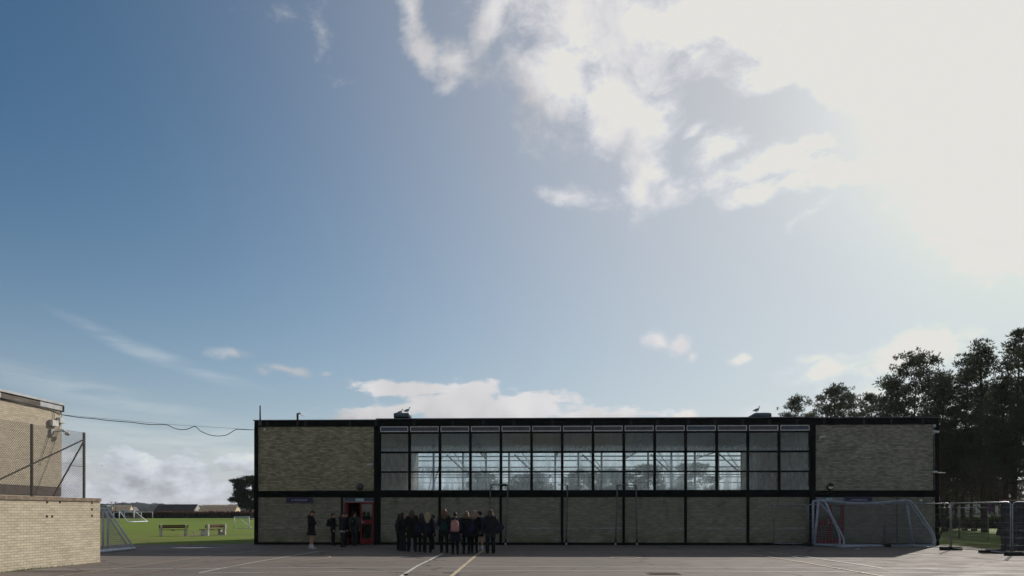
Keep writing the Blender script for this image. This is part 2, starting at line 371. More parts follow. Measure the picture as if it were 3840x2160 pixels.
def glass_mat(name, haze, low, rows):
    m, t, b = new_mat(name); nt = m.node_tree; nt.nodes.remove(b)
    tc = t.n('ShaderNodeTexCoord'); O = tc.outputs['Object']; G = tc.outputs['Generated']
    sg = t.n('ShaderNodeSeparateXYZ'); t.link(G, sg.inputs[0])
    so_ = t.n('ShaderNodeSeparateXYZ'); t.link(O, so_.inputs[0])
    n1 = t.noise(t.mapping(O, scale=(2.2, 1, .5)), 1.4, 5, .6); n2 = t.noise(t.mapping(O, scale=(5, 1, 1.2)), 3.0, 6, .7)
    oi = t.n('ShaderNodeObjectInfo'); dirt = t.m('MULTIPLY', t.m('MULTIPLY', t.sstep(n1, .35, .75), haze), t.m('MULTIPLY_ADD', oi.outputs['Random'], 1.0, .45))
    edge = t.sstep(t.m('ADD', sg.outputs[2], t.m('MULTIPLY', t.m('SUBTRACT', n2, .5), .9)), .42, -.12)
    dirt = t.m('ADD', t.m('ADD', dirt, t.m('MULTIPLY', edge, low)), .05, clamp=True)
    tr = t.n('ShaderNodeBsdfTransparent'); tr.inputs[0].default_value = (.93, .965, .98, 1)
    gl = t.n('ShaderNodeBsdfGlossy'); gl.inputs['Roughness'].default_value = .03
    fr = t.n('ShaderNodeFresnel'); fr.inputs[0].default_value = 1.5
    cl = t.n('ShaderNodeMixShader'); t.link(t.m('MINIMUM', fr.outputs[0], .5), cl.inputs[0]); t.link(tr.outputs[0], cl.inputs[1]); t.link(gl.outputs[0], cl.inputs[2])
    tl = t.n('ShaderNodeBsdfRefraction'); tl.inputs[0].default_value = (.92, .97, 1.0, 1); tl.inputs['Roughness'].default_value = .28; tl.inputs['IOR'].default_value = 1.35
    df = t.n('ShaderNodeBsdfTranslucent'); df.inputs[0].default_value = (.80, .82, .82, 1)
    wd_ = t.n('ShaderNodeBsdfDiffuse'); wd_.inputs[0].default_value = (.62, .68, .70, 1); dw = t.n('ShaderNodeMixShader'); dw.inputs[0].default_value = .5; t.link(df.outputs[0], dw.inputs[1]); t.link(wd_.outputs[0], dw.inputs[2])
    dd = t.n('ShaderNodeMixShader'); t.link(t.m('MULTIPLY_ADD', edge, .5, .28), dd.inputs[0]); t.link(tl.outputs[0], dd.inputs[1]); t.link(dw.outputs[0], dd.inputs[2])
    mx = t.n('ShaderNodeMixShader'); t.link(dirt, mx.inputs[0]); t.link(cl.outputs[0], mx.inputs[1]); t.link(dd.outputs[0], mx.inputs[2])
    t.link(mx.outputs[0], nt.nodes['Material Output'].inputs[0]); return m
M['glass1'] = glass_mat('upper_glass', .10, .85, 0)
M['glass2'] = glass_mat('mid_glass', .40, .25, 0)
M['glass3'] = glass_mat('low_glass', .50, .25, 0)
M['glass_back'] = glass_mat('rear_glass', .10, .05, 0)

def door_glass():
    m, t, b = new_mat('door_glass'); b.inputs['Base Color'].default_value = (.02, .022, .02, 1); b.inputs['Roughness'].default_value = .05
    b.inputs['Specular IOR Level'].default_value = .8; return m
M['door_glass'] = door_glass()

def asphalt():
    m, t, b = new_mat('asphalt'); tc = t.n('ShaderNodeTexCoord'); P = tc.outputs['Object']
    big = t.noise(P, .12, 5, .6); mid = t.noise(t.mapping(P, scale=(1, 1.7, 1)), .9, 6, .65); fine = t.noise(P, 45, 3, .7)
    vor = t.n('ShaderNodeTexVoronoi'); t.link(P, vor.inputs['Vector']); vor.inputs['Scale'].default_value = 70
    c = t.mix(t.lin(big, .35, .65), c4((.198, .168, .148)), c4((.146, .127, .114)))
    c = t.mix(t.m('MULTIPLY', t.sstep(mid, .50, .68), .6), c, c4((.098, .087, .080)))
    c = t.mix(t.m('MULTIPLY', t.sstep(fine, .55, .75), .4), c, c4((.24, .22, .20)))
    c = t.mix(t.m('MULTIPLY', t.sstep(fine, .45, .28), .5), c, c4((.06, .055, .05)))
    spots = t.n('ShaderNodeTexVoronoi'); t.link(P, spots.inputs['Vector']); spots.inputs['Scale'].default_value = 1.1
    c = t.mix(t.m('MULTIPLY', t.m('LESS_THAN', spots.outputs[0], .028), .7), c, c4((.36, .35, .33)))
    cr = t.n('ShaderNodeTexVoronoi', feature='DISTANCE_TO_EDGE'); t.link(t.vm('ADD', P, t.vm('MULTIPLY', t.noise(P, .6, 4, .6, 0, 1), (1.6, 1.6, 0))), cr.inputs['Vector']); cr.inputs['Scale'].default_value = .16
    c = t.mix(t.m('MULTIPLY', t.m('LESS_THAN', cr.outputs[0], .006), .6), c, c4((.04, .036, .033)))
    t.link(c, b.inputs['Base Color']); t.link(t.lin(mid, .3, .7, .72, .92), b.inputs['Roughness']); b.inputs['Specular IOR Level'].default_value = .2
    bn = t.n('ShaderNodeBump'); bn.inputs['Strength'].default_value = .55; bn.inputs['Distance'].default_value = .006
    t.link(t.m('ADD', fine, t.m('MULTIPLY', vor.outputs[0], .6)), bn.inputs['Height']); t.link(bn.outputs[0], b.inputs['Normal']); return m
M['asphalt'] = asphalt()
def grass_m():
    m, t, b = new_mat('grass'); tc = t.n('ShaderNodeTexCoord'); P = tc.outputs['Object']
    big = t.noise(t.mapping(P, scale=(1, 1.5, 1)), .07, 5, .6); mid = t.noise(P, 1.1, 6, .7); fine = t.noise(P, 25, 4, .7)
    c = t.mix(t.lin(big, .38, .62), c4((.150, .210, .026)), c4((.115, .178, .020)))
    c = t.mix(t.m('MULTIPLY', t.sstep(mid, .50, .72), .55), c, c4((.160, .155, .045)))
    c = t.mix(t.m('MULTIPLY', t.sstep(fine, .45, .7), .45), c, c4((.060, .095, .020)))
    worn = t.noise(t.mapping(P, scale=(.6, 1.6, 1)), .35, 5, .6)
    sp = t.n('ShaderNodeSeparateXYZ'); t.link(P, sp.inputs[0])
    near = t.m('MULTIPLY', t.sstep(sp.outputs[1], 75, 46), t.sstep(worn, .44, .62))
    c = t.mix(t.m('MULTIPLY', t.sstep(t.m('SINE', t.m('MULTIPLY', sp.outputs[1], .55)), -.3, .3), .22), c, c4((.180, .245, .032)))
    c = t.mix(t.m('MULTIPLY', near, .6), c, c4((.135, .105, .065)))
    t.link(c, b.inputs['Base Color']); b.inputs['Roughness'].default_value = .9; b.inputs['Specular IOR Level'].default_value = .12
    bn = t.n('ShaderNodeBump'); bn.inputs['Strength'].default_value = .7; bn.inputs['Distance'].default_value = .03
    t.link(fine, bn.inputs['Height']); t.link(bn.outputs[0], b.inputs['Normal']); return m
M['grass'] = grass_m()
M['soil'] = mat('bare_soil', (.075, .060, .045), .95, .35, 1.4, bump=.5, col2=(.11, .095, .06))
def leaf_mat(name, c1, c2, tl=.25):
    m, t, b = new_mat(name); g = t.n('ShaderNodeNewGeometry')
    try: rnd = g.outputs['Random Per Island']
    except Exception: rnd = t.noise(t.n('ShaderNodeTexCoord').outputs['Object'], 3)
    t.link(t.mix(rnd, c4(c1), c4(c2)), b.inputs['Base Color']); b.inputs['Roughness'].default_value = .7; b.inputs['Specular IOR Level'].default_value = .2
    if tl:
        tr = t.n('ShaderNodeBsdfTranslucent'); t.link(t.mix(rnd, c4(tuple(x * 1.3 for x in c1)), c4(c2)), tr.inputs[0])
        mx = t.n('ShaderNodeMixShader'); mx.inputs[0].default_value = tl; t.link(b.outputs[0], mx.inputs[1]); t.link(tr.outputs[0], mx.inputs[2])
        t.link(mx.outputs[0], m.node_tree.nodes['Material Output'].inputs[0])
    return m
M['needles'] = leaf_mat('pine_needles', (.052, .064, .042), (.095, .105, .064), .3)
M['needles_d'] = leaf_mat('dark_needles', (.016, .030, .018), (.035, .052, .026), .12)
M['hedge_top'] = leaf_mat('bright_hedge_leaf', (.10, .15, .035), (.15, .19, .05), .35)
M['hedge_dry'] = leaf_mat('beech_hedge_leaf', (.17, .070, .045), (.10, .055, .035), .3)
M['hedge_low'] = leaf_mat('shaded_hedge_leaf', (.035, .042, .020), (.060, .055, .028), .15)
M['weed'] = leaf_mat('weed_leaf', (.06, .11, .03), (.10, .15, .05), .3)
M['bark'] = mat('pine_bark', (.075, .050, .036), .9, .35, 3, bump=.5, stretch=(2, 2, .5))
M['twig'] = mat('bare_twig', (.065, .052, .042), .9, .3, 6)
M['woods'] = mat('distant_wood', (.21, .235, .26), .95, .25, .05, bump=.3)  # haze of distance is put into this bluish grey base colour
def batten():
    m, t, b = new_mat('roof_battens'); tc = t.n('ShaderNodeTexCoord'); P = tc.outputs['Object']
    v = t.n('ShaderNodeTexVoronoi'); t.link(t.mapping(P, scale=(1.6, 1, 2.4)), v.inputs['Vector']); v.inputs['Scale'].default_value = 1.3
    c = t.mix(t.sstep(v.outputs[0], .25, .5), c4((.34, .15, .09)), c4((.62, .45, .35)))
    c = t.mix(t.m('MULTIPLY', t.sstep(t.noise(P, 1.2, 4), .5, .65), .7), c, c4((.24, .12, .08))); t.link(c, b.inputs['Base Color']); b.inputs['Roughness'].default_value = .85; return m
M['batten'] = batten()
M['osb'] = mat('gable_board', (.60, .50, .32), .8, .2, 2)
M['house_wall'] = mat('house_render', (.46, .42, .38), .9, .12, .6)
def line_mat(name, col, wear):
    m, t, b = new_mat(name); tc = t.n('ShaderNodeTexCoord'); P = tc.outputs['Object']
    n = t.noise(P, 9, 6, .75); n2 = t.noise(P, .8, 3)
    f = t.sstep(t.m('ADD', n, t.m('MULTIPLY', t.m('SUBTRACT', n2, .5), .5)), wear - .08, wear + .06)
    t.link(t.mix(f, c4(col), c4((.150, .132, .12))), b.inputs['Base Color']); b.inputs['Roughness'].default_value = .7; return m
M['line_white'] = line_mat('worn_white_line', (.54, .53, .50), .62)
M['line_faint'] = line_mat('faint_white_line', (.36, .35, .33), .56)
M['line_cream'] = line_mat('worn_cream_line', (.50, .40, .25), .62)
M['line_pink'] = line_mat('faint_red_line', (.36, .20, .16), .58)
M['line_grass'] = mat('pitch_line_chalk', (.30, .34, .20), .9, .3, 4)
def water():
    m, t, b = new_mat('puddle_water'); b.inputs['Base Color'].default_value = (.02, .02, .02, 1); b.inputs['Roughness'].default_value = .03; b.inputs['Specular IOR Level'].default_value = .6; return m
M['water'] = water()

# ------------------------------------------------------------ ground
def sheet(name, poly, z, m, kind='structure'):
    mb = MB(); n = len(poly); mb.add([(x, y, z) for x, y in poly], [tuple(range(n))])
    return tag(mb.build(name, m), kind=kind)
sheet('ground', [(-4000, -400), (4000, -400), (4000, 5000), (-4000, 5000)], -.012, M['grass'])
GE = 36.55
edge_left = [(-60, GE - .3)] + [(x, GE + .10 * math.sin(x * 1.7) + .06 * math.sin(x * 5.1)) for x in np.arange(-40, -15, .6)] + [(-14.6, GE + .3), (-13.6, 38.2), (-12.0, 38.6)]
sheet('playground', [(-60, -40), (60, -40), (60, 26.6), (24, 27.2), (19.6, 28.0), (19.5, 29.6), (19.9, 32), (20.3, 34.5), (20.7, 36.5), (20.0, 38.3), (-12.0, 38.3)] + edge_left[::-1][1:], 0.0, M['asphalt'])
rv = random.Random(4)
vo = [(19.0, 26.9), (60, 26.0), (60, 27.6)] + [(x, 28.3 + rv.uniform(-.3, .4) + max(0, 24 - x) * .25) for x in np.arange(34, 22, -.7)] + [(21.6 + rv.uniform(-.25, .3), y) for y in np.arange(30.5, 37.5, .5)] + [(21.0, 39.0), (19.0, 39.0)]
sheet('soil', vo, -.006, M['soil'])

_lz = [.004]
def strip(pts, w, m, name='court_line', px=True):
    P = [gp(*p) if px else Vector((p[0], p[1], 0)) for p in pts]; z = _lz[0]; _lz[0] += .0012
    mb = MB(); vs = []
    for i, p in enumerate(P):
        d = (P[min(i + 1, len(P) - 1)] - P[max(i - 1, 0)]).normalized(); n = Vector((-d.y, d.x, 0)) * (w / 2)
        vs += [(p.x + n.x, p.y + n.y, z), (p.x - n.x, p.y - n.y, z)]
    mb.add(vs, [(2 * i, 2 * i + 1, 2 * i + 3, 2 * i + 2) for i in range(len(P) - 1)])
    return tag(mb.build(name, m), kind='structure')
strip([(-600, 2140), (940, 2130.5), (1500, 2127), (2100, 2125), (2900, 2128.7), (3400, 2132), (3840, 2137.5), (4600, 2146)], .075, M['line_white'])
strip([(745, 2149.5), (1300, 2143.5), (2100, 2140), (2900, 2143.5), (3400, 2148), (3840, 2153), (4600, 2163)], .075, M['line_white'])
strip([(1640, 2092), (2100, 2090.5), (2900, 2095), (3050, 2097)], .06, M['line_faint'])
strip([(1200, 2068), (1700, 2069), (2100, 2069.5), (2740, 2071), (3400, 2075)], .06, M['line_faint'])
strip([(745, 2149), (960, 2108), (1195, 2068)], .075, M['line_white'])
strip([(100, 2178), (231, 2160), (420, 2134), (698, 2098), (840, 2079), (980, 2064)], .06, M['line_cream'])
strip([(360, 2143), (660, 2139), (940, 2129)], .05, M['line_cream'])
strip([(300, 2185), (483, 2160), (700, 2126), (886, 2098), (1040, 2074)], .05, M['line_pink'])
def arc(x, y, r, a0, a1, w, m):
    c = gp(x, y); n = 40; pts = [(c.x + r * math.cos(R(a0 + (a1 - a0) * i / n)), c.y + r * math.sin(R(a0 + (a1 - a0) * i / n))) for i in range(n + 1)]
    strip(pts, w, m, px=False)
arc(950, 2093, 2.6, -85, 88, .06, M['line_cream'])
strip([(1500, 2165), (1565, 2124), (1662, 2076)], .085, M['line_white'])
strip([(1670, 2178), (1696, 2160), (1789, 2081), (1816, 2064)], .10, M['line_cream'])
strip([(2765, 2072), (3000, 2108), (3297, 2160), (3450, 2186)], .065, M['line_cream'])
strip([(2880, 2072), (3000, 2086), (3303, 2131)], .065, M['line_white'])
strip([(3392, 2076), (3500, 2084)], .09, M['line_faint'])
strip([(2975, 2090), (2996, 2093)], .09, M['line_faint'])
arc(2343, 2093, .5, 0, 360, .06, M['line_cream'])
c0 = gp(2660, 2068); arc(2700, 2062, 1.2, -170, -10, .05, M['line_faint'])
# lines on the grass
strip([(180, 2001), (620, 1988.5), (960, 1984)], .10, M['line_grass'], 'pitch_line')
strip([(560, 1959.5), (960, 1958.5)], .25, M['line_grass'], 'pitch_line')
# puddle and its damp rim
pc = gp(715, 2054.5)
def blob(name, c, rx, ry, z, m, seed=0, n=36, rough=.25):
    rr = random.Random(seed); ph = [rr.uniform(0, 6.28) for _ in range(4)]; pts = []
    for i in range(n):
        t = 2 * math.pi * i / n; k = 1 + rough * (math.sin(2 * t + ph[0]) * .5 + math.sin(3 * t + ph[1]) * .35 + math.sin(7 * t + ph[2]) * .2)
        pts.append((c.x + rx * k * math.cos(t), c.y + ry * k * math.sin(t)))
    return sheet(name, pts, z, m)
M['damp'] = mat('damp_asphalt', (.048, .044, .042), .5, .2, 3, spec=.5)
blob('damp_patch', pc, 1.9, .42, .003, M['damp'], 1); blob('puddle', pc, .85, .13, .006, M['water'], 2)
blob('damp_patch', gp(165, 2143), 1.25, .28, .003, mat('damp_stain', (.085, .075, .068), .7, .2, 3), 5)
# drain cover
dc = gp(2488, 2152)
t0 = thing('drain_cover', 'small weathered iron drain cover set in the sunlit asphalt', 'drain cover', (dc.x, dc.y, 0))
mb = MB().box(-.42, .42, -.32, .32, .001, .008); mb.build('cover_frame', M['soil'], t0)
mb = MB()
for i in range(8): mb.box(-.36, .36, -.27 + i * .07, -.235 + i * .07, .009, .014)
mb.build('cover_plate', M['rust'], t0)

# ------------------------------------------------------------ gymnasium
XL, YL, TH = -12.76, 36.67, R(1.8)
gym = thing('gymnasium', 'long two-storey olive brick gymnasium with dark steel frame and a band of tall windows', 'building', (XL, YL, 0), -TH)
def gs(px):
    k = (px - 1920) / F; return (k * YL - XL) / (math.cos(TH) + k * math.sin(TH))
def gy(s): return YL - s * math.sin(TH)
def gz(py, s): return CH - (py - HZ) * gy(s) / F
def gsd(px, d):   # station along the facade as seen past a plane d behind it
    k = (px - 1920) / F; xo, yo = XL + d * math.sin(TH), YL + d * math.cos(TH); return (k * yo - xo) / (math.cos(TH) + k * math.sin(TH))
def gw(s, d, z=0):   # local facade coordinates to world
    return Vector((XL + s * math.cos(TH) + d * math.sin(TH), YL - s * math.sin(TH) + d * math.cos(TH), z))
GW = gs(3519); GD = 12.0
ZT, ZF, ZB1, ZB0, ZP = 6.17, 5.83, 2.66, 2.34, .12
S0 = gs(1403.5); S1 = gs(1425); SR0 = gs(3035); SR1 = gs(3057)
N = 14; MOD = (SR0 - S1 + .10) / N
# roof, fascia, frame members
MB().box(.02, GW - .02, .10, GD - .1, ZT - .25, ZT - .06).build('roof', [M['felt']], gym)
mb = MB().box(-.06, S0 + .1, -.10, GD + .08, ZT - .03, ZT + .0).box(S0 + .102, SR1 - .1, -.12, GD + .1, ZT + .0, ZT + .045).box(SR1 - .098, GW + .06, -.10, GD + .08, ZT - .01, ZT + .02)
mb.build('roof_edge', M['cap'], gym)
mb = MB().box(0, GW, -.05, .10, ZF, ZT - .04)
mb.build('fascia', M['frame'], gym)
mb = MB()
k = 0; x = .6
rr = random.Random(8)
while x < GW - .3:
    MB().box(x, x + .12, -.062, -.052, ZF + .03, ZT - .07).build('fascia_clip', M['frame_lt'], gym); x += rr.choice((1.5, 1.9, 2.2, 1.3))
MB().box(0, GW, -.03, .10, ZB0, ZB1 - .02).build('mid_band', M['frame'], gym)
MB().box(.0, gs(1292), -.04, .08, .0, ZP).box(S0 + .08, SR0, -.04, .08, .0, ZP).box(gs(3167), GW, -.04, .08, 0, ZP).build('plinth', M['frame'], gym)
def column(x0, x1, z0=0., z1=ZF, d0=-.075, d1=.12):
    MB().box(x0, x1, d0, d1, z0, z1).build('column', M['frame'], gym)
column(0, gs(968), 0, ZF - .003); column(S0, S1 + .02, 0, ZF - .003); column(SR0, SR1, 0, ZF - .003); column(gs(3506.5), GW, 0, ZF - .003)
for i in range(2, N, 2):
    xm = S1 + i * MOD - .05
    column(xm - .05, xm + .06, .0, ZB0 - .003, -.06, .05)
    MB().box(xm - .14, xm + .15, -.14, -.062, 0, .035).build('column_foot', M['frame'], gym)
# brick panels
def panel(x0, x1, z0, z1, m): MB().box(x0, x1, .0, .22, z0, z1).build('brick_panel', m, gym)
panel(gs(968), S0, ZB1, ZF, M['brick_upl']); panel(SR1, gs(3506.5), ZB1, ZF, M['brick_up'])
panel(gs(968), gs(1293), ZP, ZB0, M['brick_dark'])
for i in range(0, N, 2):
    a = S1 + i * MOD + (.012 if i else .03); b_ = S1 + (i + 2) * MOD - .10 - (.012 if i < N - 2 else -.085)
    panel(a, b_, ZP, ZB0, M['brick_dark'])
panel(gs(3166), gs(3506.5), ZP, ZB0, M['brick_dark'])
# outer walls at the sides and back, split by the rear windows
mb = MB().box(.02, .22, .24, GD - .22, 0, ZF); mb.build('side_wall', M['brick_dark'], gym)
mb = MB().box(GW - .22, GW - .02, .24, GD - .22, 0, ZF); mb.build('side_wall', M['brick_dark'], gym)
mb = MB().box(.02, S1, GD - .2, GD, 0, ZF).box(SR0, GW - .02, GD - .2, GD, 0, ZF).box(S1 + .002, SR0 - .002, GD - .2, GD, 0, ZB1).box(S1 + .002, SR0 - .002, GD - .2, GD, 5.6, ZF)
mb.build('rear_wall', M['brick_dark'], gym)
# the hall inside
MB().box(S1, SR0, .24, GD - .22, .0, .03).build('hall_floor', M['wood'], gym)
MB().box(S1 - .1, SR0 + .1, .14, GD - .22, 5.56, 5.62).build('hall_ceiling', M['ceiling'], gym)
MB().box(S1 - .12, S1 - .02, .3, GD - .24, .03, 5.55).build('hall_wall', M['plaster'], gym)
MB().box(SR0 + .02, SR0 + .12, .3, GD - .24, .03, 5.55).build('hall_wall', M['plaster'], gym)
mb = MB()
for i in range(4):     # roof trusses crossing the hall
    x = S1 + 3 * MOD * (i + 1) - .05
    mb.box(x - .04, x + .04, .3, GD - .3, 5.44, 5.55).box(x - .03, x + .03, .3, GD - .3, 5.02, 5.07)
    y = .4; up = True
    while y < GD - 1:
        z0, z1 = (5.07, 5.44) if up else (5.44, 5.07)
        mb.tube([(x, y, z0), (x, y + .55, z1)], .014, 6); y += .55; up = not up
mb.build('roof_truss', M['steel_dull'], gym)
mb = MB()
for z, r in ((5.20, .04), (4.93, .035), (4.50, .035), (3.50, .02)):
    mb.box(S1 + .1, SR0 - .1, GD - .62, GD - .56, z - r, z + r)
for i in range(5):     # folding ladder frames by the far wall
    x = S1 + (1.3 + 2.9 * i) * MOD
    mb.tube([(x, GD - .8, 5.3), (x + 1.2, GD - .8, 4.2)], .05, 6); mb.tube([(x + .5, GD - .8, 5.4), (x + 1.3, GD - .8, 4.3)], .025, 6)
mb.build('hall_rail', M['steel_dull'], gym)
mb = MB()
for z in (3.46, 3.34): mb.box(S1 + .1, SR0 - .1, .42, .47, z - .018, z + .018)
mb.build('hall_rail', M['steel_dull'], gym)
mb = MB()
for x in (S1 + MOD * 1.72, S1 + MOD * 12.15): MB().tube([(x, .5, .03), (x, .5, 5.55)], .05, 8).build('hall_pipe', M['steel'], gym)
mb = MB()
for k in range(12): mb.box(S1 + .02, S1 + .10, 7.2, 10.2, .4 + k * .2, .45 + k * .2)
mb.tube([(S1 + .3, 10.5, .3), (S1 + 1.7, 10.9, 5.2)], .04, 6); mb.tube([(S1 + .5, 10.5, .3), (S1 + 1.2, 10.9, 5.2)], .03, 6)
mb.build('wall_bars', M['osb'], gym)
# partitions closing the end blocks
MB().box(S1 - .5, S1 - .4, 4.0, GD - .3, 0, 2.6).build('lobby_wall', M['plaster'], gym)
# front windows
def front_window(i):
    x0 = S1 + i * MOD + (.02 if i == 0 else .0); x1 = S1 + (i + 1) * MOD - .10
    fr = MB(); zs = [(ZB1 + .03, 3.545), (3.625, 4.505), (4.60, 5.47)]
    fr.box(x1, x1 + .10 if i < N - 1 else x1 + .09, -.05, .11, ZB1 - .018, ZF - .003)
    fr.box(x0, x1, .0, .08, ZB1 - .018, ZB1 + .03)
    fr.box(x0, x1, -.005, .08, 3.545, 3.625).box(x0, x1, -.005, .08, 4.505, 4.60).box(x0, x1, -.005, .08, 5.47, 5.555)
    fr.box(x0, x0 + .03, .01, .07, ZB1 + .03, 3.545).box(x0, x0 + .03, .01, .07, 3.625, 4.505).box(x0, x0 + .03, .01, .07, 4.60, 5.47)
    w = fr.build('window', M['frame'], gym)
    for (z0, z1), g in zip(zs, ('glass3', 'glass2', 'glass1')):
        MB().box(x0 + .03, x1, .035, .041, z0, z1).build('pane', M[g], w)
    a, b_ = x0 + .0, x1 - .0
    v = MB().box(a, b_, -.04, .0, ZF - .043, ZF - .005).box(a, b_, -.04, .0, 5.56, 5.60).box(a, a + .035, -.04, .0, 5.60, ZF - .043).box(b_ - .035, b_, -.04, .0, 5.60, ZF - .043)
    v.build('vent_frame', M['white_paint'], w)
    MB().box(a + .036, b_ - .036, -.012, -.004, 5.602, ZF - .045).build('vent_panel', M['blue_panel'] if i in (0, 13, 10) else M['vent_grey'], w)
M['vent_grey'] = mat('vent_panel_grey', (.085, .088, .092), .4, .25, 3)
for i in range(N): front_window(i)
for i in range(N):
    x0 = S1 + i * MOD; x1 = x0 + MOD - .12
    w = MB().box(x1, x1 + .12, GD - .16, GD - .04, ZB1, 5.60).build('rear_window', M['steel_dull'], gym)
    MB().box(x0, x1, GD - .08, GD - .075, ZB1 + .02, 5.58).build('pane', M['glass_back'], w)
# door sets
def glazed_leaf(x0, x1, z0, z1, y, name='door', left_handle=True):
    mb = MB(); mb.box(x0, x0 + .10, y, y + .045, z0, z1).box(x1 - .10, x1, y, y + .045, z0, z1)
    mid = z0 + (z1 - z0) * .52
    mb.box(x0 + .1, x1 - .1, y, y + .045, z0, z0 + .26).box(x0 + .1, x1 - .1, y, y + .045, z1 - .07, z1).box(x0 + .1, x1 - .1, y, y + .045, mid - .09, mid + .13)
    d = mb.build(name, M['red'], gym)
    MB().box(x0 + .1, x1 - .1, y + .015, y + .03, z0 + .26, mid - .09).build('glazing', M['door_glass'], d)
    MB().box(x0 + .1, x1 - .1, y + .015, y + .03, mid + .13, z1 - .07).build('glazing', M['door_glass'], d)
    hx = x0 + .09 if left_handle else x1 - .09
    MB().ball((hx + .06, y - .012, mid + .02), (.055, .012, .055)).build('push_plate', M['steel'], d)
    MB().tube([(hx, y - .03, mid - .16), (hx, y - .03, mid + .2)], .012, 8).build('handle', M['steel'], d)
    return d
DZ = gz(1886, gs(1350)); TZ1 = ZB0 - .02
xa, xb, xc, xd = gs(1293), gs(1300), gs(1350), S0
mb = MB().box(xa, xb, -.04, .12, .0, DZ + .03).box(xb, xd, -.04, .12, DZ + .002, DZ + .035)
mb.build('door_frame', M['red'], gym)
glazed_leaf(xc, xd - .005, .05, DZ, -.02)
dl = glazed_leaf(0, xc - xb - .03, .05, DZ, 0.0, left_handle=False); dl.location = (xb + .03, .12, 0); dl.rotation_euler = (0, 0, R(84))
mb = MB().box(xa, xd, .0, .06, DZ + .037, TZ1); tr = mb.build('transom', M['blue_panel'], gym)
MB().box(xa + .03, xd - .03, -.012, -.002, DZ + .045, DZ + .065).build('transom_trim', M['steel'], tr)
MB().box(gs(1333), gs(1365), -.014, -.004, DZ + .08, TZ1 - .03).build('notice', M['paper'], tr)
MB().box(xa, xd, -.03, 0.0, ZB0 - .02 + .002, ZB0 - .002).build('door_canopy', M['frame'], gym)
# dark lobby behind the open leaf
mb = MB().box(xa - 1.5, xa - 1.4, .25, 5, 0, 2.5).box(xd + .1, xd + .2, .25, 5, 0, 2.5).box(xa - 1.5, xd + .2, 5, 5.1, 0, 2.5).box(xa - 1.5, xd + .2, .25, 5.1, 2.5, 2.56)
mb.build('lobby_wall', mat('lobby_paint', (.10, .09, .08), .8), gym)
MB().box(xa - 1.4, xd + .1, .23, 5, .004, .012).build('lobby_floor', mat('lobby_lino', (.05, .045, .04), .5), gym)
# right door set
ya, yb = gs(3058), gs(3165)
DZ2 = gz(1888, ya)
MB().box(ya, yb, -.01, .06, DZ2 + .04, TZ1).build('transom', M['steel_dull'], gym)
MB().box(gs(3098), gs(3121), -.022, -.012, DZ2 + .07, TZ1 - .02).build('notice', M['paper'], gym)
MB().box(gs(3125), gs(3160), -.022, -.012, DZ2 + .13, DZ2 + .15).build('transom_trim', M['osb'], gym)
mb = MB().box(ya, ya + .07, -.03, .1, 0, DZ2 + .03).box(yb - .07, yb, -.03, .1, 0, DZ2 + .03).box(ya + .07, yb - .07, -.03, .1, DZ2 - .0, DZ2 + .035)
mb.build('door_frame', M['red'], gym)
ym = (ya + yb) / 2
glazed_leaf(ya + .075, ym - .003, .05, DZ2 - .004, -.01, left_handle=False); glazed_leaf(ym + .003, yb - .075, .05, DZ2 - .004, -.01)
# downpipes, conduits
s_ = gs(1284); MB().tube([(s_, -.09, ZB0 + .12), (s_, -.09, .02)], .045, 10).build('downpipe', M['frame'], gym)
s_ = gs(3363); MB().tube([(s_, -.03, ZB0 - .03), (s_, -.03, .12)], .02, 8).build('conduit', M['frame_lt'], gym)
s_ = gs(3501); MB().tube([(s_, -.03, ZF - .05), (s_, -.03, ZB1)], .018, 8).build('conduit', M['black'], gym)
MB().tube([(gs(1160), -.012, ZB1 + .02), (gs(1405), -.012, ZB1 + .035)], .012, 6).build('conduit', M['steel_dull'], gym)

# fixed to the building: signs, lamps, cameras
def text_obj(txt, size, m, parent, loc, name='lettering', sx=1.0):
    cu = bpy.data.curves.new('t', 'FONT'); cu.body = txt; cu.size = size; cu.align_x = 'CENTER'; cu.align_y = 'CENTER'; cu.extrude = .004; cu.space_character = 1.12
    ob = bpy.data.objects.new('t', cu); COL.objects.link(ob); bpy.context.view_layer.update()
    me = bpy.data.meshes.new_from_object(ob.evaluated_get(bpy.context.evaluated_depsgraph_get())); bpy.data.objects.remove(ob)
    me.name = name; me.materials.clear(); me.materials.append(m)
    o = bpy.data.objects.new(name, me); COL.objects.link(o); o.parent = parent; o.location = loc; o.rotation_euler = (R(90), 0, 0); o.scale = (sx, 1, 1); return o
def gsign(p0, p1, q0, q1, label):
    a, b_ = gs(p0), gs(p1); z1, z0 = gz(q0, a), gz(q1, a); w, h = b_ - a, z1 - z0
    t = thing('name_sign', label, 'sign', gw((a + b_) / 2, -.07, (z0 + z1) / 2), -TH, 'gymnasium name boards')
    MB().box(-w / 2, w / 2, 0, .025, -h / 2, h / 2).build('board', M['sign'], t)
    e = .022; mb = MB().box(-w / 2 + e, w / 2 - e, -.004, 0, h / 2 - e - .012, h / 2 - e).box(-w / 2 + e, w / 2 - e, -.004, 0, -h / 2 + e, -h / 2 + e + .012)
    mb.box(-w / 2 + e, -w / 2 + e + .012, -.004, 0, -h / 2 + e + .0125, h / 2 - e - .0125).box(w / 2 - e - .012, w / 2 - e, -.004, 0, -h / 2 + e + .0125, h / 2 - e - .0125)
    mb.build('border', M['sign_line'], t)
    text_obj('GYMNASIUM', .125, M['sign_text'], t, (0, -.006, 0))
gsign(1075, 1173, 1866.5, 1885.5, 'navy sign reading GYMNASIUM on the left wall, beside the open red door')
gsign(3166, 3269, 1865.5, 1884.5, 'navy sign reading GYMNASIUM on the right wall, above the stacked goals')
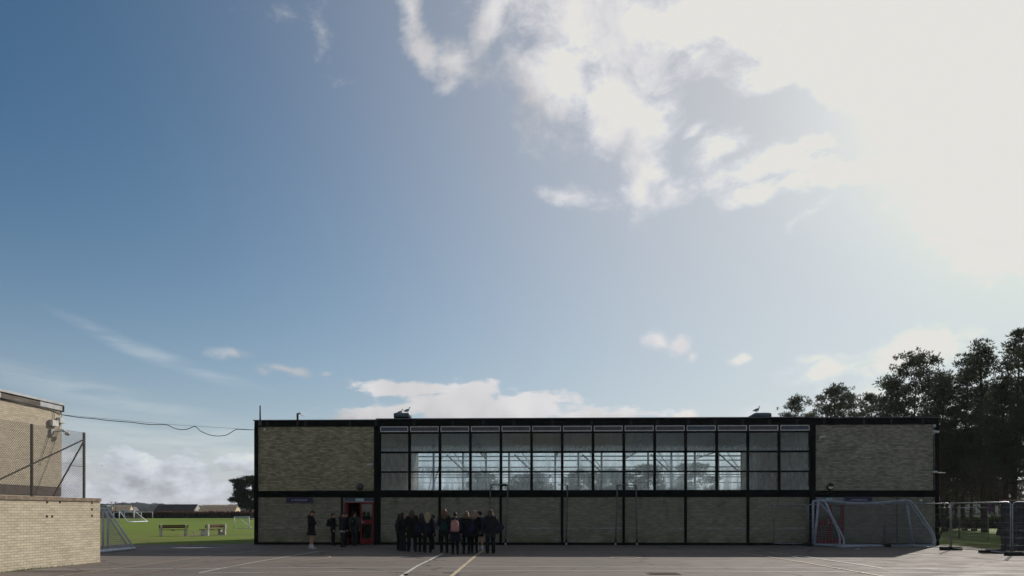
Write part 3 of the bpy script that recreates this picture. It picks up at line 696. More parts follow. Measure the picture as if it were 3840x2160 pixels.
def round_lamp(px, py, label, half):
    s = gs(px); z = gz(py, s); t = thing('wall_lamp', label, 'lamp', gw(s, 0, z), -TH)
    MB().tube([(0, 0, 0), (0, -.09, 0)], .165, 20).build('housing', M['black'], t)
    if half:
        mb = MB(); n = 16; vs = [(0, -.095, 0)] + [(.12 * math.cos(math.pi + math.pi * i / n), -.095, .12 * math.sin(math.pi + math.pi * i / n)) for i in range(n + 1)]
        vs += [(x, -.13, zz) for x, _, zz in vs]; k = n + 2
        fs = [tuple(range(k - 1, -1, -1)), tuple(range(k, 2 * k))] + [(i, (i + 1) % k, (i + 1) % k + k, i + k) for i in range(k)]
        mb.add(vs, fs); mb.build('diffuser', M['lamp_glass'], t)
    else:
        MB().tube([(0, -.091, 0), (0, -.11, 0)], .12, 18).build('diffuser', mat('dull_diffuser', (.16, .15, .12), .5), t)
        mb = MB()
        for i in range(5):
            a = 2 * math.pi * i / 5 + .3; mb.tube([(0, -.12, 0), (.15 * math.cos(a), -.12, .15 * math.sin(a))], .012, 6)
        mb.build('guard', M['black'], t)
    MB().tube([(0, -.04, -.16), (0, -.04, -.42)], .018, 8).build('conduit', M['black'], t)
round_lamp(1350.5, 1826, 'round caged bulkhead lamp above the open red door on the left', False)
round_lamp(3112, 1825, 'round bulkhead lamp with a half-moon pale diffuser near the right column', True)
def cctv(px, py, label, flip=1):
    s = gs(px); z = gz(py, s); t = thing('security_camera', label, 'camera', gw(s, 0, z), -TH)
    MB().box(-.05, .05, -.04, 0, -.05, .05).build('wall_bracket', M['camwhite'], t)
    MB().tube([(0, -.04, 0), (.0, -.16, .02), (.04 * flip, -.2, .04)], .018, 8).build('arm', M['camwhite'], t)
    MB().tube([(-.12 * flip, -.24, .06), (.14 * flip, -.24, .10)], [.055, .06], 12).build('camera_body', M['camwhite'], t)
cctv(1391, 1750, 'white camera on the upper left brick wall beside the first column')
cctv(3075, 1647, 'white camera high on the right brick wall next to the window band')
cctv(3500, 1627, 'white camera at the top right corner of the brick wall', -1)
t = thing('security_camera', 'white camera on a long arm halfway up the right corner column', 'camera', gw(gs(3500), 0, gz(1773, gs(3500))), -TH)
MB().tube([(0, 0, 0), (.0, -.12, 0), (.5, -.12, -.01)], .022, 8).build('arm', M['camwhite'], t); MB().tube([(-.1, -.14, .03), (.1, -.14, .04)], .055, 12).build('camera_body', M['camwhite'], t)
def jbox(px, py, w, h, label):
    s = gs(px); z = gz(py, s); o = MB().box(-w / 2, w / 2, -.07, -.002, -h / 2, h / 2).box(-w / 2 + .02, w / 2 - .02, -.078, -.07, -h / 2 + .02, h / 2 - .02).build('junction_box', M['camwhite'], None, gw(s, 0, z), (0, 0, -TH))
    tag(o, label, 'box', None)
jbox(995, 1611, .11, .11, 'small white junction box under the roof at the left corner of the gymnasium')
jbox(3503, 1597, .12, .12, 'small white junction box under the roof at the right corner of the gymnasium')
jbox(3451, 1876, .12, .11, 'small white junction box with a drooping cable beside the right corner column')
s1_, s2_ = gs(3458), gs(3508)
tag(MB().tube([gw(s1_ + (s2_ - s1_) * t_, -.06, 2.13 - .16 * math.sin(math.pi * min(1, t_ * 1.2)) + .22 * t_ ** 3) for t_ in [i / 12 for i in range(13)]], .012, 6).build('cable', M['cable']), 'short black cable drooping from the white box to the right corner column', 'cable')
# roof furniture
def roof_thing(px, depth): s = gs(px); return s, depth
s = gs(978); t = thing('roof_aerial', 'straight dark pole standing on the left corner of the gymnasium roof', 'aerial', gw(s, -.085, 5.9), -TH)
MB().tube([(0, 0, -.05), (0, 0, .98)], [.045, .032], 10).build('pole', M['dark_iron'], t); MB().box(-.06, .06, -.02, .035, .0, .28).build('pole_clamp', M['steel_dull'], t)
s = gs(1119); t = thing('roof_camera_post', 'short dark post with a small white camera on the roof edge above the left sign', 'camera', gw(s, -.12, 5.85), -TH)
MB().box(-.045, .045, -.03, .03, .0, .64).build('post', M['dark_iron'], t); MB().ball((.10, 0, .63), (.07, .06, .055)).build('camera_body', M['camwhite'], t); MB().tube([(.12, 0, .58), (.34, 0, .48)], .008, 6).build('camera_cable', M['steel_dull'], t)
def skylight(px, dep, w, h, label, ramp=0):
    s = gsd(px, dep); p = gw(s, dep, ZT - .06); t = thing('skylight', label, 'skylight', p, -TH, 'roof skylights')
    z0 = CH + (HZ - 1569) * p.y / F - p.z; z1 = z0 + h
    MB().box(-w / 2 + .03, w / 2 - .03, -.35, .35, 0, z0 + .03).build('upstand', M['frame'], t)
    mb = MB(); mb.loft([(0, 0, z0 + .03, w / 2, .42), (0, 0, z1 - .04, w / 2, .42), (0, 0, z1, w / 2 - .05, .37)], 24, pw=8)
    mb.build('dome', M['skylight'], t)
    if ramp: MB().prism([(-w / 2 - .55, z0 - .1), (-w / 2 - .0, z1 - .04), (-w / 2 + .02, z0 + .06)], -.3, .3).build('flashing', M['skylight'], t)
    return p.z + z1
zl = skylight(1510, 3, .86, .25, 'grey roof skylight box with two gulls, above the left windows')
zr = skylight(2854, 3, .90, .25, 'grey roof skylight box with sloping side, above the right windows', 1)
# seagulls
M['gull_white'] = mat('gull_white', (.62, .62, .64), .8, .08, 10); M['gull_grey'] = mat('gull_grey', (.20, .21, .23), .8, .1, 10); M['beak'] = mat('gull_beak', (.45, .32, .06), .6)
def gull(loc, rz, sit, label, sc=1.0, name='seagull'):
    t = thing(name, label, 'bird', loc, rz); h = .0 if sit else .11
    b = MB(); up = .14
    b.loft([(0, 0, 0, .004, .004), (.0, 0, .04, .03, .03), (0, 0, .12, .07, .065), (0, 0, .2, .075, .07), (0, 0, .27, .05, .05), (0, 0, .30, .01, .01)], 12)
    b.xform(Matrix.Rotation(R(68), 4, 'Y')); b.xform(Matrix.Translation((-.15, 0, h + .02)))
    b.cap((.09, 0, h + .13), (.135, 0, h + .27), .042, .028); b.ball((.145, 0, h + .30), (.04, .03, .032))
    b.xform(Matrix.Scale(sc, 4)); bd = bake(b, .012, 2).build('body', M['gull_white'], t)
    w = MB()
    for sgn in (-1, 1): w.loft([(0, sgn * .055, 0, .004, .004), (0, sgn * .058, .08, .03, .012), (0, sgn * .06, .2, .055, .018), (0, sgn * .055, .32, .05, .018), (0, sgn * .05, .36, .01, .008)], 10)
    w.xform(Matrix.Rotation(R(70), 4, 'Y')); w.xform(Matrix.Translation((-.24, 0, h + .045))); w.xform(Matrix.Scale(sc, 4)); w.build('wings', M['gull_grey'], t)
    MB().cap((.18 * sc, 0, (h + .298) * sc), (.235 * sc, 0, (h + .285) * sc), .010 * sc, .004 * sc, 8).build('beak', M['beak'], t)
    if not sit:
        l = MB()
        for sgn in (-1, 1): l.tube([(-.0 * sc, sgn * .03 * sc, .13 * sc), (.005 * sc, sgn * .03 * sc, .0)], .006 * sc, 6); l.box(-.01 * sc, .05 * sc, (sgn * .03 - .015) * sc, (sgn * .03 + .015) * sc, 0, .006)
        l.build('legs', M['beak'], t)
    return t
def bake(mb, vox, smooth=3, rough=0.0, rscale=18.0, seed=0):
    """melt overlapping closed shapes into one continuous skin"""
    me = mb.mesh('tmp', []); o = bpy.data.objects.new('tmp', me); COL.objects.link(o)
    r = o.modifiers.new('r', 'REMESH'); r.mode = 'VOXEL'; r.voxel_size = vox; r.use_smooth_shade = True
    if smooth: s = o.modifiers.new('s', 'SMOOTH'); s.iterations = smooth; s.factor = .5
    bpy.context.view_layer.update()
    e = o.evaluated_get(bpy.context.evaluated_depsgraph_get()); m2 = bpy.data.meshes.new_from_object(e)
    n = len(m2.vertices); co = np.empty(n * 3); m2.vertices.foreach_get('co', co); co = co.reshape(-1, 3)
    if rough:
        no = np.empty(n * 3); m2.vertices.foreach_get('normal', no); no = no.reshape(-1, 3)
        for i in range(n):
            p = Vector(co[i]); co[i] += no[i] * rough * noise.noise((p.x * rscale + seed, p.y * rscale, p.z * rscale * .6))
    out = MB(); out.v = [tuple(c) for c in co]
    out.f = [tuple(p.vertices) for p in m2.polygons]; out.m = [0] * len(out.f); out.sm = [True] * len(out.f)
    bpy.data.objects.remove(o); bpy.data.meshes.remove(me); bpy.data.meshes.remove(m2); return out
p = gw(gsd(1500, 3.0), 3.0, zl - .02); gull(p, 0, True, 'gull crouching on the left skylight, left of the standing one', .85)
p = gw(gsd(1527, 3.0), 3.0, zl - .01); gull(p, R(8), False, 'gull standing upright on the left skylight', .85)
p = gw(gsd(2838, 2.9), 2.9, zr - .01); gull(p, R(0), False, 'gull standing on the right skylight facing right', .90)
p = gw(gsd(2869, 3.15), 3.15, zr - .10); gull(p, R(80), True, 'small gull half hidden behind the right skylight', .68)
p = gp(728, 2007); gull(p, R(-80), False, 'white gull standing on the grass between the two benches', .8)
# flying gull
p = at(382, 1747, 190); t = thing('seagull', 'white gull flying above the playing field right of the wire fence', 'bird', p, R(10))
b = MB().loft([(0, 0, -.25, .01, .01), (0, 0, -.1, .06, .06), (0, 0, .1, .07, .07), (0, 0, .25, .03, .03)], 10); b.xform(Matrix.Rotation(R(90), 4, 'Y')); b.build('body', M['gull_white'], t)
for sgn in (-1, 1):
    w = MB(); w.add([(-.08, 0, .02), (.08, 0, .02), (.05, sgn * .35, .14), (-.06, sgn * .35, .14), (-.02, sgn * .68, .05), (-.08, 0, .0), (.08, 0, .0), (.05, sgn * .35, .12), (-.06, sgn * .35, .12)],
          [(0, 1, 2, 3), (3, 2, 4), (5, 8, 7, 6), (8, 4, 7), (1, 6, 7, 2), (2, 7, 4), (0, 3, 8, 5), (3, 4, 8)]); w.build('wing', M['gull_white'], t)

# ------------------------------------------------------------ left block and boundary wall
def frame_from(a, b):   # local frame running from a to b (x axis), -y faces the yard
    d = (b - a); return math.atan2(d.y, d.x)
FA = Vector((-19.12, 31.4, 0)); ang = math.atan2(math.cos(R(1.8)), math.sin(R(1.8)))
LB = 18.0; NB = FA - Vector((math.cos(ang), math.sin(ang), 0)) * LB
blk = thing('classroom_block', 'two-storey pale brick school block with peeling fascia at the far left', 'building', NB, ang)
MB().box(0, LB, 0, 9, 2.66, 5.90).build('wall', M['brick_cream'], blk)
MB().box(-.02, LB + .02, -.10, 9.1, 6.13, 6.22).box(LB + .021, LB + .06, -.10, 9.1, 5.86, 6.22).build('roof_edge', M['fascia_grey'], blk)
MB().box(0, LB - 1.45, -.05, 0, 5.90, 6.128).build('fascia', M['fascia_wood'], blk)
mb = MB()
for x in (LB - 1.44, LB - 4.1, LB - 7.3): mb.box(x, x + (1.4 if x > LB - 2 else .45), -.055, -.0, 5.905, 6.127)
mb.build('fascia_patch', M['fascia_grey'], blk)
MB().box(.05, LB - .05, .04, 9, 5.9, 6.12).build('roof', M['felt'], blk)
MB().box(0, LB, .02, .2, 2.30, 2.658).build('mid_band', mat('brown_band', (.06, .042, .036), .7, .3, 3), blk)
MB().box(0, LB, .05, 9, 0, 2.298).build('lower_wall', M['brick_cream'], blk)
def bz(px, py):   # pixel to block facade coordinates
    k = (px - 1920) / F; dx, dy = math.cos(ang), math.sin(ang)
    s = (k * NB.y - NB.x) / (dx - k * dy); Y = NB.y + s * dy; return s, CH - (py - HZ) * Y / F, Y
def bw(s, d, z): dx, dy = math.cos(ang), math.sin(ang); return Vector((NB.x + s * dx - d * dy, NB.y + s * dy + d * dx, z))
def tbox(px, py, w, h, m, label, name='junction_box'):
    s, z, Y = bz(px, py); o = MB().box(-w / 2, w / 2, -.14, -.002, -h / 2, h / 2).box(-w / 2 + .02, w / 2 - .02, -.15, -.14, -h / 2 + .02, h / 2 - .02).build(name, m, None, bw(s, 0, z), (0, 0, ang)); return tag(o, label, 'box')
tbox(196, 1587, .42, .26, M['conc_white'], 'pale grey electrical box on the cream block below the roof cable')
tbox(222, 1577, .34, .22, M['camwhite'], 'white electrical box at the corner of the cream block')
s, z, Y = bz(212, 1622); t = thing('security_camera', 'white twin camera on the cream block at the far left', 'camera', bw(s, 0, z), ang)
MB().box(-.45, -.25, -.08, 0, -.12, .1).build('wall_bracket', M['camwhite'], t); MB().tube([(-.3, -.08, 0), (-.1, -.3, .06), (.2, -.3, .04)], .035, 8).build('arm', M['camwhite'], t); MB().ball((.26, -.3, -.02), (.12, .1, .09)).ball((.0, -.3, .08), (.13, .07, .06)).build('camera_body', M['camwhite'], t)
def bcable(pts, r, label, name='cable'):
    P = []
    for q in pts: s, z, Y = bz(*q); P.append(bw(s, -.04, z))
    return tag(MB().tube(P, r, 6).build(name, M['cable']), label, 'cable')
bcable([(0, 1496), (50, 1506), (100, 1518), (141, 1525), (168, 1532), (196, 1538), (228, 1553)], .018, 'thick black cable clipped below the fascia of the cream block')
bcable([(197, 1539), (200, 1560), (199, 1574)], .012, 'thin cable dropping from the fascia to the pale grey box')
bcable([(190, 1598), (175, 1650), (155, 1710), (146, 1745)], .010, 'thin slack cable hanging diagonally down the cream block wall')
# overhead line between the buildings
cab = [(231, 1555), (294, 1565), (357, 1570.5), (409, 1577), (493, 1583.6), (525, 1588), (566, 1592), (624, 1593), (650, 1604.6), (677, 1611), (703, 1609), (729, 1599), (741, 1606), (755, 1618), (787, 1631), (813, 1635), (835, 1634), (850, 1631), (871, 1619), (887, 1610), (915, 1611), (952, 1612)]
P = [at(x, y, 31.4 + (x - 231) / 721 * 5.25) for x, y in cab]
ln = thing('overhead_cable', 'wavy black cable strung through the air between the cream block and the gymnasium', 'cable', P[0])
def crom(P, k=4):
    out = []
    for i in range(len(P) - 1):
        a, b, c, d = P[max(i - 1, 0)], P[i], P[i + 1], P[min(i + 2, len(P) - 1)]
        for j in range(k):
            t = j / k; out.append(.5 * ((2 * b) + (c - a) * t + (2 * a - 5 * b + 4 * c - d) * t * t + (3 * b - a - 3 * c + d) * t ** 3))
    return out + [P[-1]]
MB().tube([q - P[0] for q in crom(P)], .016, 6).build('cable', M['cable'], ln)
MB().tube([Vector((0, 0, 0)), at(640, 1592, 34.4) - P[0], P[-1] - P[0]], .006, 5).build('support_wire', M['cable'], ln)

WN = Vector((-13.99, 14.0, 0)); WF = Vector((-13.21, 23.72, 0)); wa = frame_from(WN, WF); WL = (WF - WN).length
wall = thing('boundary_wall', 'cream brick boundary wall with brown coping in the left foreground', 'wall', WN, wa)
def wz(px, py):
    k = (px - 1920) / F; dx, dy = math.cos(wa), math.sin(wa); s = (k * WN.y - WN.x) / (dx - k * dy); Y = WN.y + s * dy; return s, CH - (py - HZ) * Y / F
M['brick_wall'] = brick_mat('cream_wall_brick', (.56, .49, .37), (.49, .435, .335), (.26, .21, .15), patch=.13, msize=.0055)
MB().box(0, WL, 0, .22, -.1, 1.94).build('wall_face', M['brick_wall'], wall)
mb = MB(); x = 0
while x < WL + .02: x1 = min(x + .95, WL + .02); mb.box(x + .003, x1 - .003, -.035, .255, 1.942, 2.045); x = x1 if x1 < WL + .015 else 99
mb.build('coping', M['concrete'], wall)
for q in ((177, 1883), (225, 1883), (176, 1936), (196, 1936), (345, 1885), (345, 1909.5), (345, 1934)):
    s, z = wz(*q); MB().box(s - .03, s + .03, -.012, 0, z - .032, z + .032).box(s - .012, s + .012, -.02, -.012, z - .012, z + .012).build('rusty_bolt_plate', M['rust'], wall)
# chain link fence on the wall
fen = thing('chain_link_fence', 'tall chain-link fence with dark rusty posts standing on the cream wall', 'fence', WN, wa)
sE, _ = wz(325, 1700)
for px in (130, 325):
    s, _ = wz(px, 1700); MB().box(s - .028, s + .028, .06, .116, 2.03, 4.09).build('post', M['dark_iron'], fen)
for s in (wz(130, 1700)[0] - 2.55,): MB().box(s - .028, s + .028, .06, .116, 2.03, 4.06).build('post', M['dark_iron'], fen)
def brace(p, q, r=.024): a, b = wz(*p), wz(*q); MB().tube([(a[0], .05, a[1]), (b[0], .05, b[1])], r, 4).build('brace', M['dark_iron'], fen)
brace((-60, 1829), (321, 1648)); brace((206, 1860), (320, 1655)); brace((268, 1746), (324, 1750), .012)
mb = MB(); s0 = 1.5; z0, z1 = 2.07, 4.07; D = .075; Hh = z1 - z0; u = s0 - Hh; r_ = .0045
while u < sE:
    for sg in (1, -1):
        a0, a1 = u, u + Hh
        t0 = max(0, (s0 - a0) / Hh); t1 = min(1, (sE - a0) / Hh)
        if t1 > t0:
            f = lambda t: (a0 + Hh * t, .03 + sg * .003, (z0 + Hh * t) if sg > 0 else (z1 - Hh * t))
            mb.tube([f(t0), f(t1)], r_, 3, cap=False)
    u += D
for z in (z0, z0 + Hh / 2, z1): mb.tube([(s0, .035, z), (sE, .035, z)], .003, 4)
mb.build('wire_mesh', M['galv_wire'], fen)
# weeds at the wall foot
mb = MB(); rr = random.Random(3)
for i in range(260):
    s = rr.uniform(5.2, 8.4); s = rr.gauss(6.6, .6) if rr.random() < .6 else s; h = rr.uniform(.02, .07); a = rr.uniform(-.04, .04); y = -rr.uniform(.0, .05)
    q = bwall = (s, y)
    mb.add([(s, y, 0), (s + .015, y, 0), (s + a, y - rr.uniform(0, .04), h)], [(0, 1, 2)])
o = mb.build('weeds', M['weed'], None, WN, (0, 0, wa)); tag(o, kind='stuff')
# fallen leaf litter on asphalt
lf = gp(1522, 2157); tag(MB().ball((0, 0, .02), (.07, .05, .02)).build('fallen_leaf', M['rust'], None, lf), 'dark dead leaf lying on the sunlit asphalt near the bottom edge', 'leaf')

# ------------------------------------------------------------ goals, frames, temporary fence
def net(mb, A, B, nu, nv, r=.004, sag=0.0):
    """A and B: polylines (same param) ; cords between them"""
    def ev(P, t):
        L = [0]
        for i in range(len(P) - 1): L.append(L[-1] + (P[i + 1] - P[i]).length)
        d = t * L[-1]
        for i in range(len(P) - 1):
            if d <= L[i + 1] + 1e-9: k = (d - L[i]) / max(1e-9, L[i + 1] - L[i]); return P[i].lerp(P[i + 1], k)
        return P[-1]
    g = [[ev(A, i / nu).lerp(ev(B, i / nu), j / nv) + Vector((0, 0, -sag * math.sin(math.pi * j / nv) * math.sin(math.pi * i / nu))) for j in range(nv + 1)] for i in range(nu + 1)]
    for i in range(nu + 1): mb.tube(g[i], r, 3, cap=False)
    for j in range(nv + 1): mb.tube([g[i][j] for i in range(nu + 1)], r, 3, cap=False)
V = Vector
def side_goal(loc, label, width=4.6, netm='net', dark=False):
    t = thing('football_goal', label, 'goal', loc, 0, 'goals behind the cream wall')
    H, Dp = 1.75, 1.14; r = .04
    MB().tube([(0, 0, 0), (0, 0, H), ], r, 12).build('post', M['goal_white'], t); MB().tube([(0, -width, 0), (0, -width, H)], r, 12).build('post', M['goal_white'], t)
    MB().tube([(0, .04, H), (0, -width - .04, H)], r, 12).build('crossbar', M['goal_white'], t)
    for y in (0, -width):
        MB().tube([(0.02, y, H), (Dp, y, .05)], .035, 10).build('stay', M['goal_white'], t); MB().tube([(0, y, .04), (Dp, y, .04)], .03, 8).build('ground_bar', M['goal_white'], t)
    MB().tube([(Dp, .06, .05), (Dp, -width - .06, .05)], .055, 12).build('ground_bar', M['goal_white'], t)
    mb = MB(); net(mb, [V((.02, 0, H)), V((Dp, 0, .05))], [V((.02, -width, H)), V((Dp, -width, .05))], 18, 40, .0035)
    net(mb, [V((0, 0, H)), V((Dp, 0, .06))], [V((0, 0, H - .01)), V((0, 0, .06))], 18, 10, .0035)
    mb.build('net', M[netm], t); return t
side_goal((-17.33, 31.7, 0), 'white goal seen end-on with its sloping net, poking out behind the cream wall')
side_goal((-17.62, 31.85, 0), 'second white goal nested inside the one behind the cream wall, nearly hidden')
# far goals
def far_goal(x0, x1, yb, yt, label, depth=0.0, rear=None, r=.085):
    A, B = gp(x0, yb), gp(x1, yb); h = (yb - yt) * A.y / F; t = thing('football_goal', label, 'goal', A, 0, 'goals on the playing field'); b = B - A
    MB().tube([(0, 0, 0), (0, 0, h)], r, 8).build('post', M['goal_white'], t); MB().tube([b, b + V((0, 0, h))], r, 8).build('post', M['goal_white'], t)
    MB().tube([V((-r, 0, h)), b + V((r, 0, h))], r * 1.15, 8).build('crossbar', M['goal_white'], t)
    if rear:
        C, D_ = gp(*rear[0]) - A, gp(*rear[1]) - A
        MB().tube([V((0, 0, h)), C + V((0, 0, .05))], r * .7, 6).build('stay', M['goal_white'], t); MB().tube([b + V((0, 0, h)), D_ + V((0, 0, .05))], r * .7, 6).build('stay', M['goal_white'], t)
        MB().tube([C + V((0, 0, .05)), D_ + V((0, 0, .05))], r, 6).build('ground_bar', M['goal_white'], t)
        mb = MB(); net(mb, [V((0, 0, h)), C + V((0, 0, .05))], [b + V((0, 0, h)), D_ + V((0, 0, .05))], 12, 22, .006)
        net(mb, [b + V((0, 0, h)), D_ + V((0, 0, .05))], [b + V((0, 0, h - .02)), b], 12, 8, .006); mb.build('net', M['net_dim'], t)
    return t
far_goal(426, 530, 1944, 1921, 'far wide white goal without a net in front of the hedge, the left one')
far_goal(466, 572, 1943.5, 1920, 'far wide white goal before the hedge, its right post beside the dark roof')
far_goal(447, 502, 1957.5, 1914.5, 'white netted goal on the far grass, standing before the two wide ones', rear=((479, 1959), (553, 1956)))
c = far_goal(879, 934, 1983, 1939, 'small white goal on the grass close to the left end of the gymnasium', r=.045)
A = gp(879, 1983); q = gp(929, 1981) - A
MB().tube([V((.4, 0, 1.12)), V((q.x, q.y + .9, .05))], .03, 6).build('stay', M['goal_white'], c); MB().tube([V((-.1, 1.0, .03)), V((1.9, 1.0, .03))], .03, 6).build('ground_bar', M['goal_white'], c)
t = thing('football_goal', 'hoop of a small pop-up goal half hidden by the gymnasium corner', 'goal', gp(944, 1982), 0)
MB().tube([V((.75 * math.cos(a), 0, 1.0 * math.sin(a) ** .6)) for a in [math.pi * i / 16 for i in range(17)]], .025, 6).build('hoop', M['goal_white'], t)

# two goals stacked against the right wall, their side frames folded
M['goal_shaded'] = mat('shaded_goal_paint', (.35, .39, .46), .45, .15, 7)  # white goal paint with the shade by the wall put into its colour
def big_goal(lb, ltp, rtp, rb, label, sag, off, rear, r=.055):
    """pixel corners at the given depth of the front frame"""
    Yp = 34.75 + off; o = at(lb[0], lb[1], Yp); o.z = 0
    def w(x, y, d=0): p = at(x, y, Yp + d) - o; p.z = max(.04, p.z); return p
    t = thing('football_goal', label, 'goal', o, 0, 'goals stacked by the right wall')
    MB().tube([w(*lb), w(*ltp)], r, 12).build('post', M['goal_shaded'], t); MB().tube([w(*rb), w(*rtp)], r, 12).build('post', M['goal_shaded'], t)
    n = 12; bar = []
    for i in range(n + 1):
        k = i / n; p = w(*ltp).lerp(w(*rtp), k); p.z -= sag * math.sin(math.pi * k) ** 1.2; bar.append(p)
    MB().tube(bar, r, 12).build('crossbar', M['goal_shaded'], t)
    L = [w(x, y, -.15 - .15 * i) for i, (x, y) in enumerate(rear[0])]; Rr = [w(x, y, -.1 - .12 * i) for i, (x, y) in enumerate(rear[1])]
    L[-1].z = .05; Rr[-1].z = .05
    MB().tube(crom(L, 3), r * .8, 10).build('stay', M['goal_shaded'], t); MB().tube(crom(Rr, 3), r * .8, 10).build('stay', M['goal_shaded'], t)
    MB().tube([w(*lb), L[-1].lerp(w(*lb), .0), Rr[-1]], r * .85, 10).build('ground_bar', M['goal_shaded'], t)
    mb = MB(); net(mb, L, Rr, 20, 44, .0035, .05); net(mb, [w(*ltp), w(*lb)], L, 20, 8, .0035); net(mb, [w(*rtp), w(*rb)], Rr, 20, 9, .0035)
    mb.build('net', M['net_goal'], t); return t
M['net_goal'] = mat('goal_net_cord', (.22, .235, .25), .8, .1, 5)
big_goal((3054, 2042), (3070, 1877), (3397, 1877), (3424, 2042), 'front white goal of the two leaned by the right wall, with sagging crossbar', .13, 0,
         [[(3073, 1877), (3094, 1884), (3118, 1934), (3162, 2018), (3162, 2050)], [(3399, 1877), (3422, 1886), (3460, 1940), (3503, 2009), (3505, 2046)]])
big_goal((3049, 2040), (3049, 1879), (3405, 1884), (3415, 2040), 'rear white goal of the two by the right wall, with an upright left post', .10, .35,
         [[(3073, 1884), (3108, 1925), (3130, 1965), (3148, 2012), (3148, 2044)], [(3402, 1883), (3416, 1896), (3455, 1952), (3496, 2012), (3496, 2042)]])
a_ = gp(3127, 2051); MB_ = MB().tube([a_ + V((0, 0, .05)), gp(3163, 2055) + V((0, 0, .04)), gp(3270, 2050.5) + V((0, 0, .05))], .045, 10)
tag(MB_.build('loose_goal_bar', M['goal_shaded']), 'loose bent white goal bar lying on the ground before the stacked goals', 'goal bar')

# slim steel frames leaning on the facade
def lean(p, d, px=True): s = gs(p[0]); return gw(s, d, max(.02, CH - (p[1] - HZ) * (gy(s) + d) / F))
def pole_frame(ups, bar, label, knob=None, brs=()):
    o = lean(ups[0][1], -.45); o.z = 0; t = thing('leaning_pole_frame', label, 'pole frame', o, 0, 'steel pole frames leaning on the gymnasium')
    for top, bot in ups:
        a, b = lean(top, -.15) - o, lean(bot, -.5) - o; b.z = .02
        MB().tube([a, b], .034, 8).build('pole', M['pole_steel'], t); d = (b - a).normalized()
        MB().tube([b - d * .30, b - d * .10], .052, 8).build('collar', M['black'], t)
        MB().tube([b - d * .10, b], .04, 8).build('pole_foot', M['camwhite'], t)
    a, b = lean(bar[0], -.15) - o, lean(bar[1], -.15) - o; MB().tube([a, b], .026, 8).build('top_bar', M['pole_steel'], t)
    for p, q in brs: MB().tube([lean(p, -.15) - o, lean(q, -.15) - o], .016, 6).build('brace', M['steel_dull'], t)
    if knob: q = lean(knob, -.17) - o; MB().ball(q, (.16, .06, .07)).build('green_tie', mat('green_cloth', (.01, .06, .04), .8), t)
pole_frame([((1841, 1818), (1833, 2040)), ((1905, 1822), (1897, 2038))], ((1839, 1818), (1906, 1819)), 'leaning steel frame of two poles behind the rightmost girl, top tied with green', (1892, 1819), [((1842, 1830), (1850, 1820))])
pole_frame([((2128, 1820), (2122, 2037))], ((2091, 1818), (2130, 1819)), 'leaning single steel pole with a short arm at its top', None, [((2127, 1830), (2117, 1820))])
pole_frame([((2314, 1821), (2304, 2038)), ((2384, 1821), (2383, 2039))], ((2312, 1819), (2386, 1819)), 'rightmost leaning steel frame of two poles joined at the top', None, [((2315, 1830), (2325, 1820)), ((2383, 1831), (2373, 1821))])

def panel_between(a, b, label, Hh=1.98, blocks=True):
    d = b - a; L = d.length; ang_ = math.atan2(d.y, d.x)
    t = thing('temporary_fence', label, 'fence', (a.x, a.y, 0), ang_, 'temporary steel fence panels')
    x0, x1, z0, z1 = .04, L - .04, .10, Hh; r = .021; c = .12
    rim = [(x0, 0, .03), (x0, 0, z1 - c), (x0 + .035, 0, z1 - .035), (x0 + c, 0, z1), (x1 - c, 0, z1), (x1 - .035, 0, z1 - .035), (x1, 0, z1 - c), (x1, 0, .03)]
    MB().tube(rim, r, 10).build('frame', M['steel'], t); MB().tube([(x0, 0, z0), (x1, 0, z0)], r * .85, 8).build('bottom_rail', M['steel'], t)
    mb = MB(); z = z0 + .28
    while z < z1 - .1: mb.tube([(x0, 0, z), (x1, 0, z)], .0055, 4, cap=False); z += .28
    x = x0 + .13
    while x < x1 - .05: mb.tube([(x, .004, z0), (x, .004, z1)], .0014, 3, cap=False); x += .13
    mb.build('wire_infill', M['steel_dull'], t); return t
def blockat(p, ang_, label):
    o = MB(); o.loft([(0, 0, 0, .45, .13), (0, 0, .10, .45, .13), (0, 0, .145, .42, .10)], 24, pw=9)
    t = thing('rubber_block', label, 'rubber block', (p.x, p.y, 0), ang_, 'rubber feet of the fence panels'); o.build('block_body', M['rubber'], t)
    MB().tube([(-.06, 0, .14), (-.06, 0, .16)], .035, 10).tube([(.06, 0, .14), (.06, 0, .16)], .035, 10).build('socket', M['black'], t)
    return t
J = [V((12.55, 35.55, 0)), V((14.05, 35.15, 0)), V((17.30, 34.35, 0)), V((18.52, 31.2, 0)), V((18.40, 27.25, 0)), V((21.8, 26.2, 0))]
JL = ['narrow steel fence panel set against the wall, leftmost of the row', 'steel fence panel in front of the red doors and the left part of the goals', 'steel fence panel in front of the right part of the stacked goals', 'steel fence panel in front of the grass, right of the gymnasium corner', 'nearest steel fence panel, cut by the right edge']
for i in range(5): panel_between(J[i], J[i + 1], JL[i])
blockat(J[3], R(2), 'black rubber fence foot in sunlight just right of the gymnasium corner'); blockat(J[4] + V((.22, 0, 0)), R(3), 'black rubber fence foot nearest the camera at the right edge')
blockat(J[1], R(80), 'black rubber fence foot in shade left of the stacked goals'); blockat(J[2] + V((0, -.1, 0)), R(80), 'black rubber fence foot in shade in front of the stacked goals')
tag(MB().obox((0, 0, .08), (.9, .25, .12), Matrix.Rotation(.05, 3, 'Z')).obox((.1, -.02, .15), (.7, .1, .04), Matrix.Rotation(.1, 3, 'Z')).build('rubber_heap', M['rubber'], None, (18.45 + .1, 28.6, 0)), 'low heap of dark rubber lying along the bottom rail near the right edge', 'rubber heap')
K = [V((23.6, 45.4, 0)), V((26.75, 44.2, 0)), V((26.55, 41.2, 0))]
